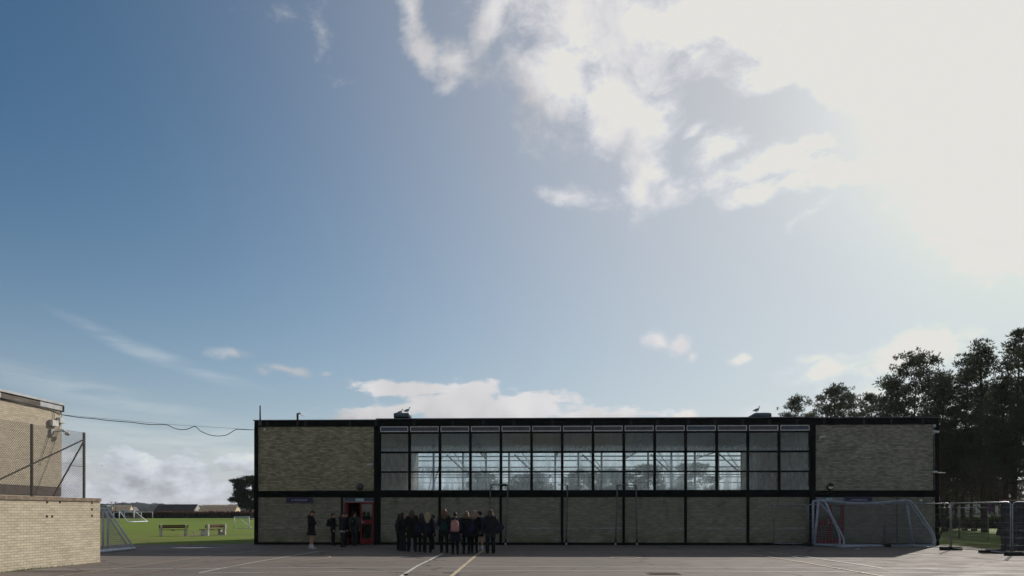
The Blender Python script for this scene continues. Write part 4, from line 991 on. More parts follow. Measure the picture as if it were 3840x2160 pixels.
panel_between(K[0], K[1], 'distant steel fence panel on the grass, its left end behind the gymnasium', 1.88); panel_between(K[1], K[2], 'distant steel fence panel on the grass under the purple sign', 1.88)
# litter
tag(MB().obox((0, 0, .02), (.18, .09, .03), Matrix.Rotation(.3, 3, 'Z')).build('litter', M['camwhite'], None, gp(3215, 2060)), 'scrap of white litter on the shaded asphalt before the stacked goals', 'litter')

# ------------------------------------------------------------ benches
def bench(a, b, label):
    """a, b: ground points of the two concrete ends; faces away from the yard"""
    d = b - a; L = d.length; ang_ = math.atan2(d.y, d.x)
    t = thing('park_bench', label, 'bench', (a.x, a.y, 0), ang_, 'benches on the grass')
    # profile in (y, z): +y is the front of the bench
    prof = [(-.30, 0), (.34, 0), (.30, .16), (.33, .30), (.36, .40), (.12, .40), (.06, .24), (-.06, .22), (-.13, .34), (-.13, .55), (-.17, .70), (-.24, .78), (-.31, .76), (-.31, .55), (-.27, .25)]
    for x in (0, L):
        n = len(prof); mb = MB(); w = .06
        vs = [(x - w, y, z) for y, z in prof] + [(x + w, y, z) for y, z in prof]
        mb.add(vs, [tuple(range(n)), tuple(range(2 * n - 1, n - 1, -1))] + [(i, i + n, (i + 1) % n + n, (i + 1) % n) for i in range(n)]); mb.build('concrete_end', M['conc_white'], t)
    MB().box(-.12, L + .12, .12, .42, .405, .44).box(-.12, L + .12, -.10, .10, .405, .44).build('seat', M['bench_wood'], t)
    mb = MB().box(-.14, L + .14, -.125, -.095, .53, .64).box(-.14, L + .14, -.16, -.126, .65, .75); mb.build('backrest', M['bench_wood'], t)
    MB().box(L / 2 - .08, L / 2 + .08, .0, .3, .36, .404).build('seat_bracket', M['bench_wood'], t)
A_ = gp(603, 2010.5); B_ = gp(696, 2007)
B_ = A_ + (B_ - A_).normalized() * 1.95 if (B_ - A_).length > 2.4 else B_
bench(V((-23.46, 49.4, 0)), V((-22.15, 50.2, 0)), 'left park bench with white concrete ends and a dark brown back')
bench(V((-21.0, 50.6, 0)), V((-20.5, 52.3, 0)), 'right park bench, turned more side-on, with a reddish back board')
blob('bare_patch', gp(730, 2007), 1.1, 1.4, -.004, mat('worn_earth', (.20, .14, .09), .95), 7)

# ------------------------------------------------------------ trees
def cards(name, C, U, W, m, parent):
    """C: base points, U: tip vectors, W: half width vectors -> thin leaf triangles as one mesh"""
    n = len(C); v = np.empty((n * 3, 3)); v[0::3] = C - W; v[1::3] = C + W; v[2::3] = C + U
    me = bpy.data.meshes.new(name); me.vertices.add(n * 3); me.vertices.foreach_set('co', v.ravel()); me.loops.add(n * 3); me.loops.foreach_set('vertex_index', np.arange(n * 3, dtype=np.int32))
    me.polygons.add(n); me.polygons.foreach_set('loop_start', np.arange(0, n * 3, 3, dtype=np.int32)); me.polygons.foreach_set('loop_total', np.full(n, 3, dtype=np.int32))
    me.materials.append(m); me.update(calc_edges=True)
    o = bpy.data.objects.new(name, me); COL.objects.link(o); o.parent = parent; return o
DENS = 2.05
def rnd_dirs(g, n):
    v = g.normal(size=(n, 3)); return v / np.linalg.norm(v, axis=1)[:, None]
def tufts(g, centers, radii, per, ln, wd, upb=.6, flat=.6):
    """needle tufts scattered over each clump"""
    C = []; U = []; per = per * DENS
    for c, r in zip(centers, radii):
        k = int(per * (r / .8) ** 2); d = rnd_dirs(g, k); rad = r * g.uniform(.35, 1.0, k)[:, None]
        p = np.array(c) + d * rad * np.array([1, 1, flat]); C.append(p); u = d * .7 + rnd_dirs(g, k) * .6 + np.array([0, 0, upb]); u /= np.linalg.norm(u, axis=1)[:, None]; U.append(u)
    C = np.concatenate(C); U = np.concatenate(U); nb = 5
    Cn = np.repeat(C, nb, 0); Un = np.repeat(U, nb, 0) + rnd_dirs(g, len(Cn)) * .55; Un /= np.linalg.norm(Un, axis=1)[:, None]
    Un *= ln * g.uniform(.6, 1.2, len(Cn))[:, None]; Wn = np.cross(Un, rnd_dirs(g, len(Cn))); Wn /= (np.linalg.norm(Wn, axis=1)[:, None] + 1e-9); Wn *= wd * g.uniform(.6, 1.1, len(Cn))[:, None]
    return Cn, Un, Wn
def pine(base, H, Rr, zb, seed, label, group, prof=None, nl=30, per=34, m='needles', tr=.2, rc=(.52, .95), lean_=(0, 0), ln=.26, wd=.035, name='pine_tree', dead=6):
    g = np.random.default_rng(seed); t = thing(name, label, 'tree', base, 0, group)
    tp = []; ph = g.uniform(0, 6)
    for i in range(9):
        k = i / 8; tp.append(V((lean_[0] * k + .25 * math.sin(k * 3 + ph), lean_[1] * k + .2 * math.cos(k * 2.4 + ph) - .2 * math.cos(ph), H * .96 * k)))
    tp[0] = V((0, 0, -.05))
    MB().tube(tp, [tr * (1 - .9 * (i / 8)) * (1.25 if i == 0 else 1) for i in range(9)], 9).build('trunk', M['bark'], t)
    def tpos(z): k = max(0, min(.999, z / (H * .96))) * 8; i = int(k); return tp[i].lerp(tp[min(i + 1, 8)], k - i)
    prof = prof or (lambda u: (math.sin(math.pi * min(1, .18 + .82 * u)) ** .6))
    lm = MB(); cen = []; rad = []
    for i in range(nl):
        u = (i + g.uniform(-.3, .3)) / nl; u = min(max(u, 0), 1); z = zb + (H - zb) * u * .93; a = i * 2.4 + g.uniform(-.4, .4)
        Lb = Rr * prof(u) * g.uniform(.72, 1.08); b0 = tpos(z); rise = g.uniform(.05, .35) + .5 * u
        pts = [b0 + V((math.cos(a) * Lb * k, math.sin(a) * Lb * k, Lb * rise * k ** 1.5)) + V((g.uniform(-1, 1), g.uniform(-1, 1), g.uniform(-.6, .6))) * (.10 * Lb * (0 < k < 1)) for k in (0, .33, .66, 1)]
        lm.tube(pts, [tr * .30 * (1 - .8 * u), tr * .24 * (1 - .8 * u) + .01, .03, .012], 5)
        ns = max(2, int(Lb * 1.9))
        for j in range(ns):
            k = g.uniform(.38, 1.02); q = pts[0].lerp(pts[3], k); sd_ = V(tuple(g.uniform(-1, 1, 3))); sd_.z = abs(sd_.z) * .7; q2 = q + sd_ * (.28 * Lb * .8 + .2)
            lm.tube([q, q2], [.02, .008], 3, cap=False); cen.append(tuple(q2)); rad.append(g.uniform(*rc) * (1 - .35 * u))
        cen.append(tuple(pts[3])); rad.append(g.uniform(*rc) * (1 - .35 * u))
    for q in range(int(len(cen) * .5) if ln < .45 else 0):
        c0_ = cen[int(g.integers(len(cen)))]; r0_ = .22 + .12 * g.random(); up_ = g.uniform(.35, .95); cen.append((c0_[0] + g.uniform(-.5, .5), c0_[1] + g.uniform(-.5, .5), c0_[2] + up_)); rad.append(r0_)
    cen = [(a_, b_, min(c_, H - .25 + .12 * g.random())) for a_, b_, c_ in cen]
    top = tpos(H * .95)
    for k in range(5): cen.append((top.x + g.uniform(-.4, .4), top.y + g.uniform(-.4, .4), H - g.uniform(.2, 1.1))); rad.append(.42)
    for i in range(dead):     # bare dead limbs below the crown
        z = zb * g.uniform(.35, 1.0); a = g.uniform(0, 6.28); b0 = tpos(z); Lb = Rr * g.uniform(.35, .8)
        pts = [b0 + V((math.cos(a) * Lb * k, math.sin(a) * Lb * k, -.12 * Lb * k * k + g.uniform(-.1, .1))) for k in (0, .4, .7, 1)]
        lm.tube(pts, [.05, .035, .02, .006], 4)
        for j in range(5): q = pts[1].lerp(pts[3], g.uniform(0, 1)); lm.tube([q, q + V(tuple(g.uniform(-.7, .7, 3)))], [.014, .004], 3, cap=False)
    lm.build('branches', M['bark'], t)
    cards('crown', *tufts(g, cen, rad, per, ln, wd), M[m], t); return t
GT = 'pines beyond the gymnasium'
def tpx(x, top, Y): return V(((x - 1920) * Y / F, Y, 0)), CH + (HZ - top) * Y / F
round_p = lambda u: (math.sin(math.pi * min(1, .25 + .75 * u)) ** .55)
cone_p = lambda u: (1.08 - .90 * u) ** .85
trees = [ # x, top y, Y, radius, crown base, label, profile, limbs
    (2977, 1487, 88, 2.0, 8.5, 'small round pine peeping over the roof, leftmost of the row', round_p, 22),
    (3035, 1545, 92, 1.8, 7, 'lowest pine top just above the roof, second from the left of the row', round_p, 16),
    (3130, 1447, 84, 2.7, 7, 'broad round pine above the right end of the window band', round_p, 32),
    (3190, 1468, 90, 2.3, 7, 'pine whose crown merges into the right side of the broad round one', round_p, 24),
    (3262, 1482, 82, 2.2, 6, 'lower dark pine filling the gap left of the big domed pine', round_p, 26),
    (3440, 1322, 68, 3.6, 6.0, 'big domed pine rising behind the right end of the gymnasium', round_p, 46),
    (3340, 1430, 72, 2.2, 6, 'pine leaning against the left shoulder of the big domed pine', round_p, 24),
    (3545, 1392, 62, 2.3, 4.5, 'pine with open lower branches just right of the gymnasium corner', cone_p, 34),
    (3618, 1318, 66, 2.3, 5.0, 'spiky-topped pine between the domed pine and the tall narrow one', cone_p, 38),
    (3694, 1271, 60, 2.1, 4.5, 'tall narrow pine with a tufted pointed crown near the right edge', cone_p, 44),
    (3805, 1240, 57, 2.3, 4.0, 'tallest pine, at the right edge of the picture', cone_p, 46),
    (3752, 1440, 52, 2.1, 3.6, 'pine with a thick dark trunk beside the grey brick wall', cone_p, 30),
    (3860, 1300, 50, 2.6, 3.8, 'pine half cut off by the right edge', cone_p, 36),
    (3575, 1640, 72, 2.8, 3.6, 'low bushy pine beyond the fence with bare lower limbs', round_p, 26),
    (3655, 1700, 64, 2.6, 3.4, 'low spreading pine in front of the purple sign', round_p, 26),
    (3700, 1810, 96, 4.2, 2.5, 'broad dark pine behind the tall narrow one', round_p, 40),
    (3540, 1640, 80, 2.6, 2.0, 'low dark pine showing just right of the gymnasium corner', round_p, 24)]
for i, (x, top, Y, r, zb, lab, pf, nl) in enumerate(trees):
    b, H = tpx(x, top, Y)
    if x > 3900: continue
    pine(b, H, r, zb, 100 + i, lab, GT, pf, nl, 30 if Y > 75 else 34, tr=.2 if Y > 60 else .24, ln=.30 if Y > 75 else .26, wd=.04 if Y > 75 else .034)
# the lone dark pine left of the gymnasium
b, H = tpx(942, 1790, 165); pine(b, H, 4.0, 2.2, 77, 'dark solitary pine beside the left corner of the gymnasium', None, round_p, 34, 26, 'needles_d', .3, (.7, 1.15), ln=.45, wd=.08)
# trees seen through the hall windows
for i, (x, top, r, kind) in enumerate([(1815, 1772, 2.6, 0), (1960, 1785, 2.2, 0), (2015, 1776, 2.4, 0), (2190, 1770, 2.6, 0), (2305, 1765, 2.8, 0), (2420, 1745, 3.0, 0), (2600, 1740, 3.0, 0)]):
    b, H = tpx(x, top, 108); pine(b, H, r, 2.0, 300 + i, ['bushy tree faintly seen through the gymnasium windows, left of the others', 'small tree faintly seen through the windows, second from left', 'small tree faintly seen through the windows, third from left', 'round tree faintly seen through the middle windows', 'wide tree faintly seen just right of the middle windows', 'taller tree faintly seen through the right windows', 'tall tree faintly seen through the right windows, rightmost'][i], 'trees behind the gymnasium', round_p, 16, 24, tr=.15, ln=.4, wd=.06, rc=(.6, 1.1), dead=0)
by = {o['label']: o for o in bpy.data.objects if o.get('category') == 'tree'}
for x, y, lab, src in ((37.5, 47, 'pine just outside the right edge, beside the half-cut one', 'pine half cut off by the right edge'), (46, 58, 'second pine outside the right edge', 'tallest pine, at the right edge of the picture'), (54, 66, 'third pine outside the right edge', 'tall narrow pine with a tufted pointed crown near the right edge')):
    c = copy_tree(by[src]); c.location = (x, y, 0); c.rotation_euler = (0, 0, x); c['label'] = lab
# bare shrub at the right edge
def bare_tree(base, H, seed, label, name='bare_shrub'):
    g = random.Random(seed); t = thing(name, label, 'shrub', base, 0); mb = MB()
    def grow(p, d, L, r, lv):
        q = p + d * L; mid = p.lerp(q, .5) + V((g.uniform(-1, 1), g.uniform(-1, 1), 0)) * L * .08
        mb.tube([p, mid, q], [r, r * .8, r * .6], 4 if lv < 2 else 3, cap=False)
        if lv >= 5: return
        for _ in range(3 if lv < 4 else 2):
            nd = (d + V((g.uniform(-1, 1), g.uniform(-1, 1), g.uniform(-.25, .7))) * .62).normalized(); grow(q if g.random() < .6 else mid, nd, L * g.uniform(.62, .85), r * .58, lv + 1)
    for i in range(5): a = i * 1.3; grow(V((math.cos(a) * .2, math.sin(a) * .2, 0)), V((math.cos(a) * .35, math.sin(a) * .35, 1)).normalized(), H * .27, .05, 0)
    mb.build('branches', M['twig'], t)
bare_tree((25.8, 38.5, 0), 6.2, 5, 'tangled leafless shrub rising behind the grey brick wall at the right')
bare_tree((23.4, 41.0, 0), 5.0, 9, 'leafless shrub in front of the pines, left of the grey brick wall')
# leaf hedges
def hedge(a, b, h, w, label, mats, per=900, ln=.12, wd=.05, cat='hedge', top_h=.25):
    d = b - a; L = d.length; ang_ = math.atan2(d.y, d.x); g = np.random.default_rng(int(L * 10))
    t = thing('hedge', label, cat, (a.x, a.y, 0), ang_)
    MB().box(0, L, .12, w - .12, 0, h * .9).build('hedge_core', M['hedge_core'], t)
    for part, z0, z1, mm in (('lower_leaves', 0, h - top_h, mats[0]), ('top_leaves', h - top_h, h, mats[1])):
        n = int(per * L * (z1 - z0 + (w if part == 'top_leaves' else 0))); C = np.stack([g.uniform(0, L, n), np.where(g.random(n) < (.5 if part == 'top_leaves' else .8), g.uniform(-.02, .14, n), g.uniform(0, w, n)), g.uniform(z0, z1, n)], 1)
        C[:, 2] += .12 * np.sin(C[:, 0] * .9) * (C[:, 2] / h) * .5
        if part == 'top_leaves': C[:, 2] += g.normal(0, .05, n)
        U = rnd_dirs(g, n) * ln; U[:, 2] = np.abs(U[:, 2]); W = np.cross(U, rnd_dirs(g, n)); W *= (wd / (np.linalg.norm(W, axis=1) + 1e-9))[:, None]
        cards(part, C, U, W, mm, t)
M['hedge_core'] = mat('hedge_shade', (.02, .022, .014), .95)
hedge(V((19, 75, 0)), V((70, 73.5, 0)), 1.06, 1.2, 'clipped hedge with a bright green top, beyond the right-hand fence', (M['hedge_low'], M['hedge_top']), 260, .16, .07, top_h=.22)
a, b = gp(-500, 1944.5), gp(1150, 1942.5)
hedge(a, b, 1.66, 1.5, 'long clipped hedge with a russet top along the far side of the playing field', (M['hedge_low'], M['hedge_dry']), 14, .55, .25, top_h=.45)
# sign on posts beyond the hedge
p = gp(3708, 1979); t = thing('school_sign', 'purple board with pink lettering standing on posts beyond the right-hand hedge', 'sign', (p.x, 76.5, 0), 0)
sc = 76.5 / F; z1_, z0_ = CH + (HZ - 1891) * sc, CH + (HZ - 1920) * sc
MB().box(-.65, .65, 0, .05, z0_, z1_).build('board', mat('purple_board', (.075, .03, .13), .5), t)
mb = MB(); rr = random.Random(2)
for z, sz in ((z1_ - .36, .10), (z1_ - .55, .10)):
    x = -.52
    while x < .5: w = rr.uniform(.03, .08); mb.box(x, x + w, -.006, -.001, z - sz / 2, z + sz / 2 * rr.uniform(.5, 1)); x += w + rr.choice((.02, .02, .06))
mb.build('lettering', mat('pink_lettering', (.32, .05, .14), .5), t)
MB().box(-.5, -.42, .0, .05, 0, z0_).box(.42, .5, .0, .05, 0, z0_).build('post', M['dark_iron'], t)
# houses beyond the right hedge
def house(x0, x1, Y, eave, ridge, label, wm, rm, wins=2, dep=8, name='house', hip=0.0, base=0.0, gable=None):
    A = V(((x0 - 1920) * Y / F, Y, 0)); B = V(((x1 - 1920) * Y / F, Y, 0)); L = B.x - A.x; t = thing(name, label, 'house', A, 0)
    ze, zr_ = CH + (HZ - eave) * Y / F, CH + (HZ - ridge) * Y / F
    MB().box(0, L, 0, dep, base, ze).build('wall', wm, t)
    mb = MB(); o = .25; e0 = ze
    vs = [(-o, -o, e0), (L + o, -o, e0), (L + o, dep + o, e0), (-o, dep + o, e0), (-o + hip, dep / 2, zr_), (L + o - hip, dep / 2, zr_)]
    mb.add(vs, [(0, 1, 5, 4), (2, 3, 4, 5), (1, 2, 5), (3, 0, 4), (3, 2, 1, 0)], 0); rf = mb.build('roof', rm, t)
    if wins:
        for i in range(wins):
            x = L * (i + .5) / wins; w = MB().box(x - .6, x + .6, -.03, 0, max(.9, ze - 2.4), ze - .7).build('window', M['white_paint'], t)
            MB().box(x - .52, x + .52, -.036, -.031, max(.98, ze - 2.32), ze - .78).build('glazing', M['door_glass'], w)
    if gable:
        g_ = MB(); g_.add([(L + .26, -.25, ze), (L + .26, dep + .25, ze), (L + .26, dep / 2, zr_), (L + .30, -.25, ze), (L + .30, dep + .25, ze), (L + .30, dep / 2, zr_)], [(0, 1, 2), (5, 4, 3), (0, 3, 4, 1), (1, 4, 5, 2), (2, 5, 3, 0)]); g_.build('gable', gable, t)
    return t, L, ze, zr_, rf
house(3470, 3575, 120, 1905, 1880, 'small house with a reddish roof beyond the right-hand hedge', M['brick_red'], mat('clay_tiles', (.20, .10, .07), .85, .3, 2), 2, hip=2)
house(3620, 3780, 125, 1880, 1850, 'pale house behind the purple sign', M['house_wall'], M['slate'], 3)
# distant houses behind the field: sheared look comes from the oblique roof planes
def far_roof(r0, r1, e0, e1, yr, ye, Y, label, rm, gm):
    """roof plane running back: ridge from r0 to r1, eave from e0 to e1 (pixels)"""
    Yb = Y + 7; A = at(e0, ye, Y); o = V((A.x, Y, 0)); t = thing('house', label, 'house', o, 0, 'far houses beyond the field')
    E0, E1 = at(e0, ye, Y) - o, at(e1, ye, Y) - o; R0, R1 = at(r0, yr, Yb) - o, at(r1, yr, Yb) - o
    th = V((0, 0, -.25)); mb = MB(); mb.add([E0, E1, R1, R0, E0 + th, E1 + th, R1 + th, R0 + th], [(0, 1, 2, 3), (7, 6, 5, 4), (0, 4, 5, 1), (1, 5, 6, 2), (2, 6, 7, 3), (3, 7, 4, 0)]); mb.build('roof', rm, t)
    bk0, bk1 = R0 * 2 - E0, R1 * 2 - E1; bk0.z = E0.z; bk1.z = E1.z
    b2 = MB(); b2.add([R0 + th, R1 + th, bk1, bk0], [(3, 2, 1, 0)]); b2.build('rear_roof', rm, t)
    gb = MB()
    for (e, r, bk) in ((E0, R0, bk0), (E1, R1, bk1)):
        q = [V((e.x, e.y + .3, -1)), V((bk.x, bk.y, -1)), V((bk.x, bk.y, e.z - .3)), r + th * 1.1, V((e.x, e.y + .3, e.z - .3))]; gb.add(q, [(0, 1, 2, 3, 4)])
    gb.add([V((E0.x, .35, -1)), V((E1.x, .35, -1)), V((E1.x, .35, E1.z - .26)), V((E0.x, .35, E0.z - .26))], [(0, 1, 2, 3)]); gb.build('wall', gm, t)
    return t, o, E0, E1, R0, R1
def battens(t, o, E0, E1, R0, R1, n=24):
    mb = MB()
    for i in range(n + 1): k = i / n; a, b = E0.lerp(E1, k) + V((0, -.05, .15)), R0.lerp(R1, k) + V((0, -.05, .5)); mb.tube([a, b], .10, 4)
    mb.build('rafter', M['osb'], t)
h = far_roof(429, 494, 417, 483, 1897, 1920, 480, 'far unfinished house with bare roof battens behind the goals', M['batten'], M['osb']); battens(*h, n=16)
h = far_roof(596, 742, 573, 723, 1891, 1919, 480, 'long far house with a dark slate roof', M['slate'], M['house_wall'])
h = far_roof(760, 893, 741, 880, 1894, 1920, 480, 'far unfinished house with bare brown roof battens beside the dark pine', M['batten'], M['osb']); battens(*h, n=30)
h = far_roof(497, 512, 505, 522, 1901, 1915, 500, 'small far half-built house right of the battened roof', M['house_wall'], M['house_wall'])
for x0, x1, y0, lab in ((378, 400, 1893, 'far grey block beside the wall corner, above the goal'), (402, 420, 1901, 'far cream shed right of the grey block')):
    A = at(x0, 1921, 560); w_ = (x1 - x0) * 560 / F; h_ = CH + (HZ - y0) * 560 / F; t = thing('far_building', lab, 'building', (A.x, 560, 0)); MB().box(0, w_, 0, 8, -1, h_).build('wall', M['house_wall'] if x0 > 400 else M['far_grey'] if 'far_grey' in M else M['steel_dull'], t)
    MB().box(-.2, w_ + .2, -.2, 8.2, h_, h_ + .3).build('roof', M['slate'], t)
    mb = MB()
    for i in range(2): mb.box(w_ * (.2 + .45 * i), w_ * (.38 + .45 * i), -.05, 0, h_ * .45, h_ * .75)
    mb.build('window', M['door_glass'], t)
# utility poles
for x, y0, lab in ((417.5, 1881, 'left far wooden utility pole'), (434.5, 1881, 'right far wooden utility pole')):
    p = at(x, y0, 450); t = thing('utility_pole', lab, 'pole', (p.x, 450, 0), 0, 'far utility poles'); MB().tube([(0, 0, -1), (0, 0, p.z)], .17, 6).build('pole', M['dark_iron'], t); MB().box(-1.2, 1.2, -.1, .1, p.z - .45, p.z - .2).build('crossarm', M['dark_iron'], t)
tag(MB().tube([at(417.5, 1883, 450), at(434.5, 1883, 450)], .04, 4).build('power_line', M['cable']), 'thin power line between the two far utility poles', 'wire')
# far woods: rounded crowns merging into one mass
g = np.random.default_rng(11); C = []; U = []
hill = []
for x in np.arange(-500, 1200, 3.2):
    topy = 1896 - 5 * math.sin(x * .013 + 1) - 4 * abs(math.sin(x * .045)) - 3 * abs(math.sin(x * .11 + 1)) + (3 if x > 520 else 0); hill.append((x, topy))
cen = []; rad = []
for x, ty in hill:
    Y = 1150 + g.uniform(-60, 60); p = at(x, ty, Y); r = g.uniform(3.5, 6); cen.append((p.x, p.y, p.z - r * .8)); rad.append(r)
    cen.append((p.x + g.uniform(-2, 2), p.y - 20, p.z * .5)); rad.append(r * 1.1)
Cn, Un, Wn = tufts(g, cen, rad, 1.4, 2.2, .8, .5, .8)
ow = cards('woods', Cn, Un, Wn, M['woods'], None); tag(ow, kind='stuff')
mb = MB(); n = len(hill); vs = [tuple(at(x, ty + 6, 1200)) for x, ty in hill] + [(at(x, 1921, 1200).x, 1200, -2) for x, ty in hill]; 
vb = [(a, b + 90, c * .6) for a, b, c in vs[:n]]
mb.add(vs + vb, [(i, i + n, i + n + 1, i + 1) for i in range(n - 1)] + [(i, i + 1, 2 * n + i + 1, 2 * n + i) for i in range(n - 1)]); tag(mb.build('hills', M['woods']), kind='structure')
# long low rise on the horizon
mb = MB(); xs = list(range(-3000, 3001, 100)); vs = []
for x in xs: z = 6 + 5 * noise.noise((x * .0016, 0, 0)) + 3 * noise.noise((x * .006, 3, 0)); vs += [(x, 2300, -2), (x, 2400, z), (x, 2900, -2)]
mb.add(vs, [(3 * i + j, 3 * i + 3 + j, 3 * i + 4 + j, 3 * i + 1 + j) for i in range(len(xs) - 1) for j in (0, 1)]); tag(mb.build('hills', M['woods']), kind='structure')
# grey brick wall at the right edge
t = thing('garden_wall', 'grey brick wall behind the fence at the right edge', 'wall', (21.05, 31.5, 0), 0)
MB().box(0, .9, 0, .35, 0, 2.08).box(.9, 30, .08, .33, 0, 2.02).build('wall_face', M['brick_blue'], t); MB().box(-.04, .94, -.04, .39, 2.082, 2.14).box(.942, 30, .04, .37, 2.022, 2.09).build('coping', M['concrete'], t)

# ------------------------------------------------------------ people
CL = {}
def cloth(name, col, rough=.85, var=.2, scale=20):
    if name not in CL: CL[name] = mat(name, col, rough, var, scale, bump=.15, spec=.2)
    return CL[name]
SKIN = mat('skin', (.42, .24, .17), .55, .08, 12); SKIN_D = mat('dark_skin', (.12, .065, .045), .55, .08, 12)
EYE = mat('eye_dark', (.02, .015, .012), .2)
def head_tf(v, yaw, pitch):
    c = Vector((0, .01, .875)); return c + Matrix.Rotation(yaw, 3, 'Z') @ (Matrix.Rotation(pitch, 3, 'X') @ (Vector(v) - c))
ARMS = {'down': ((.138, .012, .645), (.140, -.035, .495)), 'phone': ((.130, .02, .655), (.045, -.125, .665)), 'pocket': ((.155, .03, .645), (.120, -.055, .55)),
        'fold': ((.135, -.01, .65), (-.02, -.10, .665)), 'hold': ((.145, .0, .65), (.13, -.12, .60)), 'bag': ((.145, .02, .65), (.10, -.09, .70))}
def person(px, feet, top, rz, label, coat=('coat', (.02, .02, .022)), hem=.46, bottom='trousers', bcol=(.018, .018, .020), hair='short', hcol=(.05, .03, .02),
           arms=('down', 'down'), yaw=0, pitch=0, skin=None, shoe=(.02, .02, .02), hood=None, stance=.0, puff=1.0, sock=None, hairlen=.74, stride=0., fur=None, group=None, cuff=None, collar=None, tights=None, dY=0):
    P = gp(px, feet); P.y += dY; P.x = (px - 1920) * P.y / F; h = (feet - top) * P.y / F; S = Matrix.Scale(h, 4); rz_ = R(rz)
    t = thing('person', label, 'person', P, rz_, group); skin = skin or SKIN
    # --- one continuous body
    b = MB()
    b.loft([(0, 0, .47, .05, .05), (0, 0, .50, .082, .060), (0, .004, .55, .086, .062), (0, 0, .62, .072, .052), (0, -.004, .70, .083, .058), (0, 0, .77, .092, .058), (0, .004, .81, .075, .046), (0, .006, .835, .036, .036), (0, .002, .875, .032, .034), (0, 0, .89, .030, .03)], 20)
    HT = lambda v: head_tf(v, R(yaw), R(pitch)); RM = Matrix.Rotation(R(yaw), 3, 'Z') @ Matrix.Rotation(R(pitch), 3, 'X')
    b.ball(HT((0, .006, .942)), (.044, .053, .056), M=RM); b.ball(HT((0, -.012, .908)), (.034, .038, .040), M=RM); b.ball(HT((0, -.030, .888)), (.018, .016, .015), M=RM)
    b.cap(HT((0, -.045, .930)), HT((0, -.060, .912)), .006, .009, 8); b.ball(HT((0, -.043, .948)), (.030, .010, .008), M=RM); b.ball(HT((0, -.048, .893)), (.014, .007, .006), M=RM)
    for sg in (-1, 1): b.ball(HT((sg * .045, .006, .925)), (.007, .013, .018), M=RM)
    leg = []
    for sg in (-1, 1):
        st = .052 + stance; fy = stride * sg
        hip = V((sg * .048, 0, .505)); kn = V((sg * (st + .002), fy * .5 - .008, .275)); an = V((sg * (st + .006), fy + .008, .050)); leg.append((sg, hip, kn, an))
        b.cap(hip, kn, .050, .034); b.cap(kn, an, .033, .022); b.ball(kn.lerp(an, .25) + V((0, .010, 0)), (.032, .034, .065))
        b.cap(an + V((0, .008, -.020)), an + V((0, -.075, -.032)), .022, .015); b.ball(an + V((0, -.045, -.030)), (.024, .045, .016))
    arm = []
    for sg, key in ((-1, arms[0]), (1, arms[1])):
        e, w = ARMS[key]; e = V((sg * e[0], e[1], e[2])); w = V((sg * w[0], w[1], w[2])); sh = V((sg * .098, .004, .805)); arm.append((sg, sh, e, w))
        b.cap(sh, e, .029, .021); b.cap(e, w, .022, .0145)
        d = (w - e).normalized(); side = d.cross(V((sg, 0, 0.001))); side = side.normalized() if side.length > .2 else d.cross(V((0, 1, 0))).normalized(); nrm = side.cross(d).normalized() * (1 if side.cross(d).x * sg < 0 else -1)
        pc_ = w + d * .028; b.cap(w, pc_ + d * .008, .0145, .017)
        for o_ in (-.6, .6): b.ball(pc_ + side * .012 * o_ + d * .006, .0125, 8, 6)
        for f in range(4):
            o_ = (f - 1.5) * .0125; l = (.040, .046, .043, .034)[f]; k0 = pc_ + d * .018 + side * o_; k1 = k0 + d * l * .5 + nrm * .006 + side * o_ * .12; k2 = k1 + d * l * .35 + nrm * .018
            b.cap(k0, k1, .0058, .0054, 8); b.cap(k1, k2, .0054, .0045, 8)
        th = pc_ - d * .012 + side * .017; b.cap(th, th + d * .020 + side * .016 + nrm * .006, .0066, .0060, 8); b.cap(th + d * .020 + side * .016 + nrm * .006, th + d * .042 + side * .018 + nrm * .014, .006, .0048, 8)
    b.xform(S); bb = bake(b, .0075, 2)
    for sg in (-1, 1): bb.ball(HT((sg * .018, -.0435, .934)) * h, .0075 * h, 8, 6, m=1)
    bb.build('body', [skin, EYE], t)
    # --- legs wear
    def legs(r0, r1, r2, z1, name, m, rough=.010, hips=True):
        c = MB()
        for sg, hip, kn, an in leg:
            if z1 >= .28: e = hip.lerp(kn, (hip.z - z1) / (hip.z - kn.z)); c.cap(hip, e + V((0, 0, r1)), r0, r1)
            else: c.cap(hip, kn, r0, r1); c.cap(kn, kn.lerp(an, (kn.z - z1) / (kn.z - an.z)), r1, r2)
        for sg, hip, kn, an in leg:
            if z1 < .28: c.ball(kn.lerp(an, .25) + V((0, .010, 0)), (r1, r1 + .002, .072))
        if hips: c.loft([(0, 0, .46, .07, .06), (0, 0, .50, .098, .074), (0, .002, .56, .096, .070), (0, 0, .61, .084, .062)], 20)
        c.xform(S); return bake(c, .010, 2, rough * h * .8, 14, px).build(name, m, t)
    if bottom == 'trousers': legs(.064, .048, .042, .055, 'trousers', cloth('trousers_%d' % px, bcol))
    if bottom == 'shorts': legs(.070, .068, .0, .345, 'shorts', cloth('shorts_%d' % px, bcol))
    if bottom in ('skirt', 'coatonly'):
        legs(.055, .040, .030, .055, 'tights', cloth('tights', (.010, .010, .012)), 0)
        if bottom == 'skirt':
            c = MB(); hz_ = .385; n = 40; rings = []
            c.loft([(0, 0, .60, .078, .060), (0, 0, .54, .098, .076), (0, 0, .46, .112, .090), (0, 0, hz_, .122, .100)], n)
            for i in range(len(c.v)):
                x, y, z = c.v[i]; k = 1 + .045 * ((i % 2) * 2 - 1) * max(0, (.58 - z) / .2); c.v[i] = (x * k, y * k, z)
            c.xform(S); c.build('skirt', cloth('skirt_%d' % px, bcol), t)
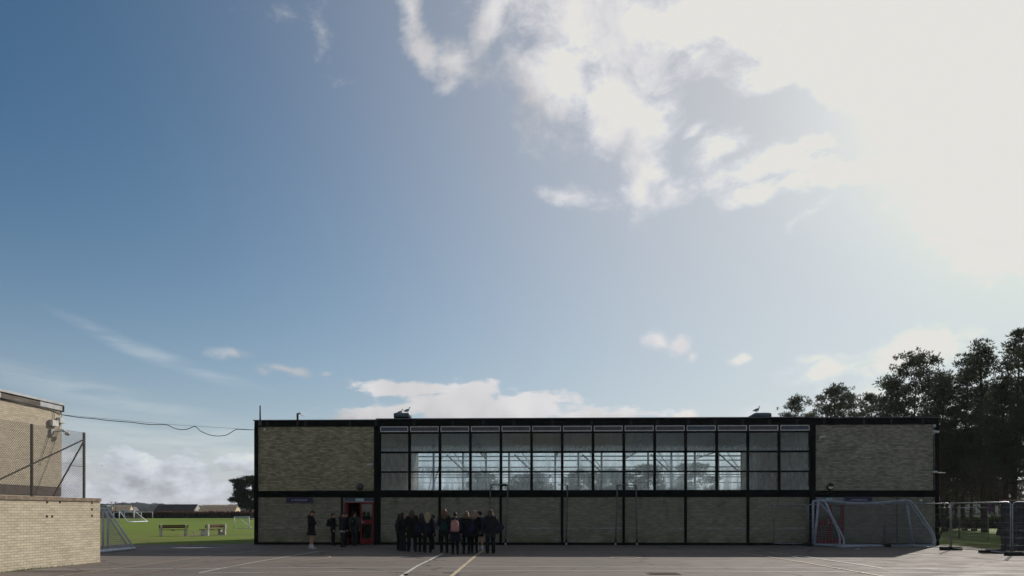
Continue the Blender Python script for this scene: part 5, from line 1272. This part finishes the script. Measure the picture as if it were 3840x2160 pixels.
    # --- shoes, socks
    for sg, hip, kn, an in leg:
        s_ = MB(); s_.cap(an + V((0, .014, -.020)), an + V((0, -.010, -.018)), .031, .029); s_.cap(an + V((0, .012, -.032)), an + V((0, -.085, -.036)), .026, .022); s_.ball(an + V((0, -.06, -.028)), (.029, .054, .022))
        s_.v = [(x, y, max(z, .002)) for x, y, z in s_.v]; s_.xform(S); bake(s_, .010, 1).build('shoe', cloth('shoes_%d' % px, shoe, .6), t)
        if sock: c = MB(); c.cap(an, an.lerp(kn, sock[1]), .028, .034); c.xform(S); bake(c, .010, 1).build('sock', cloth('socks', sock[0]), t)
    # --- coat or blazer
    name, ccol = coat; c = MB(); f = puff; fl = max(0, (.50 - hem)) * .22
    rings = [(0, .0, hem, (.103 + fl) * f, (.082 + fl) * f)]
    if hem < .46: rings.append((0, 0, (hem + .52) / 2, .106 * f, .082 * f))
    rings += [(0, 0, .54, .101 * f, .078 * f), (0, 0, .62, .094 * f, .072 * f), (0, 0, .70, .106 * f, .078 * f), (0, 0, .765, .116 * f, .078 * f), (0, .004, .805, .100, .064), (0, .006, .832, .056, .050), (0, .004, .850, .044, .044)]
    c.loft(rings, 28)
    for sg, sh, e, w in arm: c.cap(sh, e, .043 * f, .036 * f); c.cap(e, e.lerp(w, .96), .036 * f, .026 * f)
    if hood: c.ball((0, .058, .825), (.066 * f, .040 * f, .052)); c.ball((0, .035, .850), (.060 * f, .040 * f, .030)); c.cap((-.055, .01, .835), (.055, .01, .835), .03, .03)
    c.xform(S); bake(c, .011, 2, .016 * h if puff > 1.1 else .010 * h, 16 if puff > 1.1 else 11, px * 1.3).build(name, cloth('%s_%d' % (name, px), ccol), t)
    if fur:
        c = MB(); rr = random.Random(px)
        for i in range(46):
            a = math.pi * (-.15 + 1.3 * i / 45); c.ball((.088 * math.cos(a), .012 + .058 * math.sin(a), .832 + .012 * math.sin(a) + rr.uniform(-.008, .008)), rr.uniform(.018, .026), 8, 6)
        c.xform(S); bake(c, .009, 0, .02 * h, 60, px).build('fur_trim', cloth('fur_%d' % px, fur, .95, .35, 60), t)
    # --- hair
    c = MB(); sc = V((0, .014, .952))
    if hair == 'short':
        c.ball(HT(sc), (.048, .052, .050), M=RM); c.ball(HT((0, -.022, .975)), (.036, .028, .020), M=RM); c.ball(HT((0, .035, .925)), (.038, .026, .030), M=RM)
    elif hair == 'bun':
        c.ball(HT(sc), (.048, .052, .049), M=RM); c.ball(HT((0, .050, .952)), (.026, .024, .026), M=RM); c.ball(HT((0, .035, .925)), (.038, .024, .026), M=RM)
    elif hair == 'topbun':
        c.ball(HT(sc), (.048, .052, .049), M=RM); c.ball(HT((0, .03, .995)), (.022, .022, .022), M=RM); c.ball(HT((0, .035, .925)), (.038, .024, .026), M=RM)
    else:
        c.ball(HT(sc), (.050, .054, .050), M=RM); lo = hairlen
        for i in range(17):
            a = math.pi * (-.02 + 1.04 * i / 16); q = HT((.044 * math.cos(a), .014 + .040 * math.sin(a), .945)); k_ = .10 * noise.noise((i * 1.3, px, 0))
            e1 = V((q.x + .018 * math.cos(a), q.y + .014 * math.sin(a) + .004, .865)); e2 = V((.060 * math.cos(a) * (.85 + k_), .030 + .052 * math.sin(a) + (.014 if hood or fur else 0), max(lo + .03 * abs(math.cos(a)) + .02 * k_, .60)))
            c.cap(q, e1, .013, .015, 8); c.cap(e1, e2, .0155, .009, 8)
    c.xform(S); bake(c, .008, 1 if hair != 'long' else 0, .010 * h, 45, px).build('hair', cloth('hair_%d_%d' % (int(hcol[0] * 1000), int(hcol[1] * 1000)), hcol, .5, .35, 60), t)
    return dict(t=t, P=P, h=h, rz=rz_)
def bag_root(p, lx, ly, lz, label, name, cat='bag', rz=0., group=None):
    w = p['P'] + Matrix.Rotation(p['rz'], 3, 'Z') @ V((lx, ly, lz)) * p['h']
    return thing(name, label, cat, w, p['rz'] + R(rz), group), p['h']
def backpack(p, label, col, size=(.088, .052, .125), z=.685, y=.125, emblem=None, patt=None, x=0.0, straps=True):
    t, h = bag_root(p, x, y, z, label, 'backpack', 'backpack', group='backpacks worn by pupils'); a, b_, c_ = [q * h for q in size]; m = patt or cloth('bag_%d' % int(p['P'].x * 100), col, .7)
    mb = MB(); mb.loft([(0, 0, -c_, a * .8, b_ * .7), (0, 0, -c_ * .92, a * .97, b_), (0, 0, 0, a, b_), (0, 0, c_ * .6, a * .93, b_ * .95), (0, 0, c_ * .88, a * .72, b_ * .8), (0, 0, c_, a * .4, b_ * .5)], 26, pw=3.2)
    bake(mb, .012, 1, .012, 12, p['P'].x * 3).build('bag_body', m, t)
    mb = MB(); mb.loft([(0, b_ * .9, -c_ * .85, a * .72, b_ * .3), (0, b_ * .95, -c_ * .75, a * .78, b_ * .35), (0, b_ * .95, -c_ * .15, a * .78, b_ * .35), (0, b_ * .9, -c_ * .05, a * .7, b_ * .28)], 22, pw=4)
    mb.build('pocket', m, t)
    MB().tube([(-a * .3, b_ * .0, c_ * .95), (-a * .2, 0, c_ * 1.13), (a * .2, 0, c_ * 1.13), (a * .3, 0, c_ * .95)], .010, 6).build('grab_loop', m, t)
    if straps:
        for sg in (-1, 1):
            q = [V((sg * a * .6, -b_ * .6, c_ * .75)), V((sg * .072 * h, -.085 * h, .150 * h)), V((sg * .072 * h, -.165 * h, .140 * h)), V((sg * .085 * h, -.215 * h, .06 * h)), V((sg * .105 * h, -.19 * h, -.05 * h)), V((sg * a * .9, -b_ * .6, -c_ * .8))]
            MB().tube(crom(q, 4), .016 * h, 6, sq=.5).build('strap', m, t)
    if emblem:
        pts = [(-1, .1), (-.75, -.32), (-.35, -.38), (1.1, .42), (-.2, -.02), (-.62, -.08), (-.82, .12)]
        e = MB(); k = .030 * h; n = len(pts); yo = b_ * 1.02; vs = [(-x_ * k, yo, c_ * .36 + z_ * k) for x_, z_ in pts] + [(-x_ * k, yo + .006, c_ * .36 + z_ * k) for x_, z_ in pts]
        e.add(vs, [tuple(range(n)), tuple(range(2 * n - 1, n - 1, -1))] + [(i, i + n, (i + 1) % n + n, (i + 1) % n) for i in range(n)]); e.build('emblem', cloth('emblem_white', emblem, .5), t)
    return t
def tote(p, lx, ly, lz, label, col, w=.10, d=.04, hh=.10, strap=True, rz=0, name='shoulder_bag', tilt=0, m=None, st=None):
    t, h = bag_root(p, lx, ly, lz, label, name, 'bag', rz); mm = m or cloth(name + '_%d' % int(p['P'].x * 100 + lx * 50), col, .75)
    mb = MB(); mb.loft([(0, 0, -hh * h, w * h * .75, d * h * .7), (0, 0, -hh * h * .9, w * h, d * h), (0, 0, 0, w * h * .95, d * h * .95), (0, 0, hh * h * .8, w * h * .7, d * h * .5), (0, 0, hh * h, w * h * .5, d * h * .2)], 22, pw=3)
    if tilt: mb.xform(Matrix.Rotation(R(tilt), 4, 'Y'))
    bake(mb, .012, 1, .02, 10, lx * 9).build('bag_body', mm, t)
    if strap:
        so_ = st or (-lx * .55 * h, -ly * .5 * h, (.835 - lz) * h)
        MB().tube(crom([V((-w * h * .5, 0, hh * h * .6)), V(so_) + V((-.02, .03, 0)), V(so_) + V((.02, -.05, .0)), V((w * h * .5, -.01, hh * h * .6))], 4), .012, 6, sq=.5).build('strap', mm, t)
    return t
def plastic_bag(p, lx, ly, lz, label, col, w=.035, hh=.09):
    t, h = bag_root(p, lx, ly, lz, label, 'carrier_bag', 'carrier bag'); mb = MB()
    mb.loft([(0, 0, -hh * h, w * h * .5, .012), (0, 0, -hh * h * .85, w * h * 1.1, .022 * h), (0, 0, -hh * .2 * h, w * h * .8, .02 * h), (0, 0, hh * .6 * h, w * h * .35, .012 * h), (0, 0, hh * h, w * h * .12, .006)], 20)
    bake(mb, .009, 1, .03, 22, lx * 7).build('bag_body', cloth('carrier_%d' % int(col[2] * 100 + lx * 10), col, .4), t)
    MB().tube(crom([V((-.02, 0, hh * h * .8)), V((-.012, 0, hh * h * 1.35)), V((.012, 0, hh * h * 1.35)), V((.02, 0, hh * h * .8))], 4), .005, 6).build('bag_handle', cloth('carrier_h', col, .4), t)
GB = 'pupils at the open door'; GG = 'pupils waiting in a group'
bk = (.012, .012, .014); nv = (.012, .016, .032); gn = (.010, .018, .016)
p1 = person(1168, 2059, 1913, 90, 'person in black coat and shorts with white trainers, standing alone left of the door', ('coat', bk), .36, 'shorts', bk, 'short', (.03, .02, .015), ('phone', 'phone'), 0, 28, shoe=(.48, .50, .53), sock=((.60, .62, .66), .22), hood=1, stance=.0, stride=.045, puff=1.12)
p = p1; w = p['P'] + Matrix.Rotation(p['rz'], 3, 'Z') @ V((0, -.185, .70)) * p['h']
tag(MB().obox((0, 0, 0), (.075, .012, .15), Matrix.Rotation(R(-50), 3, 'X')).obox((0, -.004, .006), (.066, .008, .135), Matrix.Rotation(R(-50), 3, 'X')).build('phone', M['black'], None, w, (0, 0, p['rz'])), 'black phone held by the person in shorts left of the door', 'phone')
p = person(1249, 2046, 1924, 95, 'boy in a dark blazer with a black backpack, leftmost of those at the door', ('blazer', bk), .44, 'trousers', bk, 'short', (.09, .05, .03), ('down', 'hold'), 25, 0, group=GB)
backpack(p, 'round black backpack on the leftmost boy at the door', bk, (.085, .06, .115), .70)
p = person(1284, 2052, 1920, 105, 'pupil in a shiny black puffer jacket holding a pale cap by the door', ('puffer_jacket', (.018, .018, .022)), .50, 'trousers', (.022, .026, .026), 'short', (.035, .022, .016), ('down', 'down'), 20, 8, puff=1.2, hood=1, group=GB)
w = p['P'] + V((.01, -.17, .44 * p['h'] / 1)); t = thing('cap', 'pale grey cap held low by the pupil in the puffer jacket', 'cap', w, R(30)); b = MB().ball((0, 0, 0), (.10, .10, .08)); b.v = [(x, y, max(z, -.02)) for x, y, z in b.v]; b.build('crown', cloth('cap_cloth', (.34, .36, .40)), t); MB().ball((.08, 0, -.02), (.10, .075, .012)).build('peak', cloth('cap_cloth', (.34, .36, .40)), t)
person(1297, 2046, 1922, 100, 'pupil in black half hidden behind the puffer jacket at the door', ('blazer', bk), .44, 'trousers', bk, 'short', (.03, .02, .015), ('down', 'down'), 10, 5, group=GB, dY=.2)
p = person(1329, 2046, 1918, 175, 'pupil in a grey hooded top with a black backpack stepping into the open doorway', ('hoodie', (.055, .06, .065)), .50, 'trousers', (.020, .026, .028), 'short', (.03, .02, .015), ('down', 'down'), -25, 0, stride=-.05, group=GB)
backpack(p, 'black backpack with a small white tick on the pupil in the doorway', bk, (.080, .055, .110), .69, emblem=(.55, .56, .58))
# the larger group
person(1500, 2064, 1927, 150, 'dark-haired pupil almost hidden behind the capped girl at the left of the group', ('blazer', gn), .43, 'trousers', bk, 'long', (.018, .013, .010), ('down', 'down'), 0, 0, group=GG, hairlen=.78)
p = person(1511, 2067, 1922, 118, 'girl with long brown hair seen in profile, leftmost of the large group', ('blazer', gn), .43, 'trousers', (.020, .024, .024), 'long', (.035, .020, .014), ('down', 'down'), -8, 0, group=GG, hairlen=.76, shoe=(.05, .05, .05), stance=.0, stride=.03)
backpack(p, 'black backpack on the leftmost girl of the large group', bk, (.082, .055, .125), .67, emblem=(.40, .44, .48))
p = person(1545, 2069, 1912, 182, 'tall girl in a long black coat, second from left of the group', ('long_coat', (.008, .010, .008)), .34, 'trousers', (.014, .020, .022), 'long', (.075, .048, .032), ('down', 'hold'), 0, 0, group=GG, stance=.022, hairlen=.80, puff=1.22)
plastic_bag(p, .0, -.15, .21, 'pale blue carrier bag seen between the legs of the girl in the long black coat', (.32, .38, .50), .032, .105)
p = person(1582, 2069, 1924, 165, 'brown-haired girl with a navy shoulder bag, left of the blonde one', ('blazer', nv), .44, 'skirt', bk, 'long', (.045, .026, .018), ('down', 'down'), 0, 0, group=GG, hairlen=.76)
tote(p, .10, .085, .60, 'big navy sports bag with a white mark behind the brown-haired girl', (.012, .018, .040), .105, .06, .135, name='sports_bag', tilt=18)
p = person(1604, 2073, 1920, 182, 'girl with long pale blonde hair and a dark blazer, left of the dark column', ('blazer', (.012, .018, .026)), .44, 'skirt', (.012, .012, .014), 'long', (.38, .29, .18), ('down', 'down'), 0, 0, group=GG, hairlen=.735, stance=.01, stride=-.035)
p = person(1622, 2060, 1931, 265, 'dark-haired pupil facing left with a patterned backpack, behind the blonde girl', ('blazer', (.03, .034, .045)), .45, 'skirt', (.014, .020, .034), 'bun', (.012, .009, .008), ('hold', 'down'), 0, 0, skin=SKIN_D, group=GG)
def patt():
    m, t, b = new_mat('patterned_cloth'); P_ = t.n('ShaderNodeTexCoord').outputs['Object']; n = t.noise(P_, 22, 2, .5, 1.5)
    t.link(t.mix(t.sstep(n, .49, .53), c4((.015, .015, .02)), c4((.30, .26, .28))), b.inputs['Base Color']); b.inputs['Roughness'].default_value = .8; return m
backpack(p, 'black and pale patterned backpack in the middle of the group', bk, (.080, .055, .110), .67, patt=patt())
tag(MB().loft([(0, 0, 0, .02, .02), (0, 0, .1, .035, .03), (0, 0, .2, .02, .015)], 12).build('yellow_bag', cloth('yellow', (.42, .33, .03), .6), None, gp(1612, 2060) + V((0, -.1, .34))), 'small yellow bag hanging low beside the blonde girl', 'bag')
p = person(1666, 2073, 1908, 188, 'girl with thick wavy brown hair and a green bag, before the dark column', ('blazer', (.014, .020, .020)), .44, 'skirt', (.016, .018, .018), 'long', (.16, .085, .050), ('down', 'bag'), -10, 0, group=GG, hairlen=.77, stance=.004, puff=1.06)
tote(p, .02, .135, .60, 'dark green shopping bag on the back of the wavy-haired girl', (.008, .042, .026), .085, .035, .10, name='green_bag')
p = person(1707, 2078, 1920, 180, 'girl with pinned-up hair in a knee-length navy coat under a pink backpack', ('puffer_coat', (.010, .014, .024)), .30, 'coatonly', bk, 'bun', (.030, .022, .018), ('down', 'down'), 0, 0, group=GG, puff=1.14, hood=1)
backpack(p, 'large pink backpack with a white tick mark', (.42, .215, .19), (.098, .055, .135), .665, emblem=(.62, .50, .46), y=.135)
plastic_bag(p, -.085, -.10, .245, 'pale carrier bag hanging beside the girl with the pink backpack', (.30, .34, .38), .04, .06)
p = person(1749, 2076, 1917, 180, 'girl in a black parka with a brown fur-trimmed hood', ('parka', (.010, .012, .016)), .395, 'coatonly', bk, 'long', (.17, .105, .065), ('pocket', 'pocket'), 0, 0, group=GG, puff=1.26, fur=(.13, .090, .062), hairlen=.83, stance=.004)
tote(p, -.13, .07, .60, 'navy bag with a white stripe between the fur-hooded girl and the blonde one', (.014, .018, .045), .07, .04, .10, tilt=-25, name='navy_bag')
p = person(1779, 2073, 1913, 186, 'girl with long ash-blonde hair in a black coat, right of the fur hood', ('coat', bk), .40, 'coatonly', bk, 'long', (.26, .20, .145), ('down', 'down'), 0, 0, group=GG, hairlen=.79, stance=-.004)
p = person(1799, 2066, 1917, 205, 'boy in a navy jacket and black shorts with bare legs and white socks', ('jacket', (.014, .026, .085)), .46, 'shorts', bk, 'short', (.022, .016, .013), ('fold', 'hold'), 30, 5, group=GG, shoe=(.30, .34, .44), sock=((.50, .56, .72), .25), stance=.006)
p = person(1839, 2076, 1910, 185, 'girl with shoulder-length brown hair in a dark quilted jacket, rightmost of the group', ('puffer_jacket', (.018, .019, .023)), .455, 'trousers', (.014, .014, .016), 'long', (.105, .060, .042), ('pocket', 'down'), 0, 0, group=GG, puff=1.28, hairlen=.835, stance=.010, hood=1)
c = MB(); c.loft([(0, 0, .52, .104, .078), (0, 0, .44, .116, .088), (0, 0, .375, .122, .094)], 26); c.xform(Matrix.Scale(p['h'], 4)); c.build('skirt', cloth('grey_skirt', (.035, .038, .042)), p['t'])
tote(p, -.17, .03, .60, 'dark shoulder bag with a pale blue panel on the rightmost girl', (.016, .020, .030), .12, .05, .115, tilt=38, name='shoulder_bag', st=(.06 * 1.7, -.02, .36))

# ------------------------------------------------------------ haze
m = bpy.data.materials.new('haze'); m.use_nodes = True; nt = m.node_tree; nt.nodes.remove(nt.nodes['Principled BSDF'])
pv = nt.nodes.new('ShaderNodeVolumePrincipled'); pv.inputs['Color'].default_value = (.88, .93, 1.0, 1); pv.inputs['Density'].default_value = .00009; pv.inputs['Anisotropy'].default_value = .35
nt.links.new(pv.outputs[0], nt.nodes['Material Output'].inputs['Volume'])
tag(MB().box(-4500, 4500, -450, 5200, -3.0, 40).build('haze', m), kind='stuff')
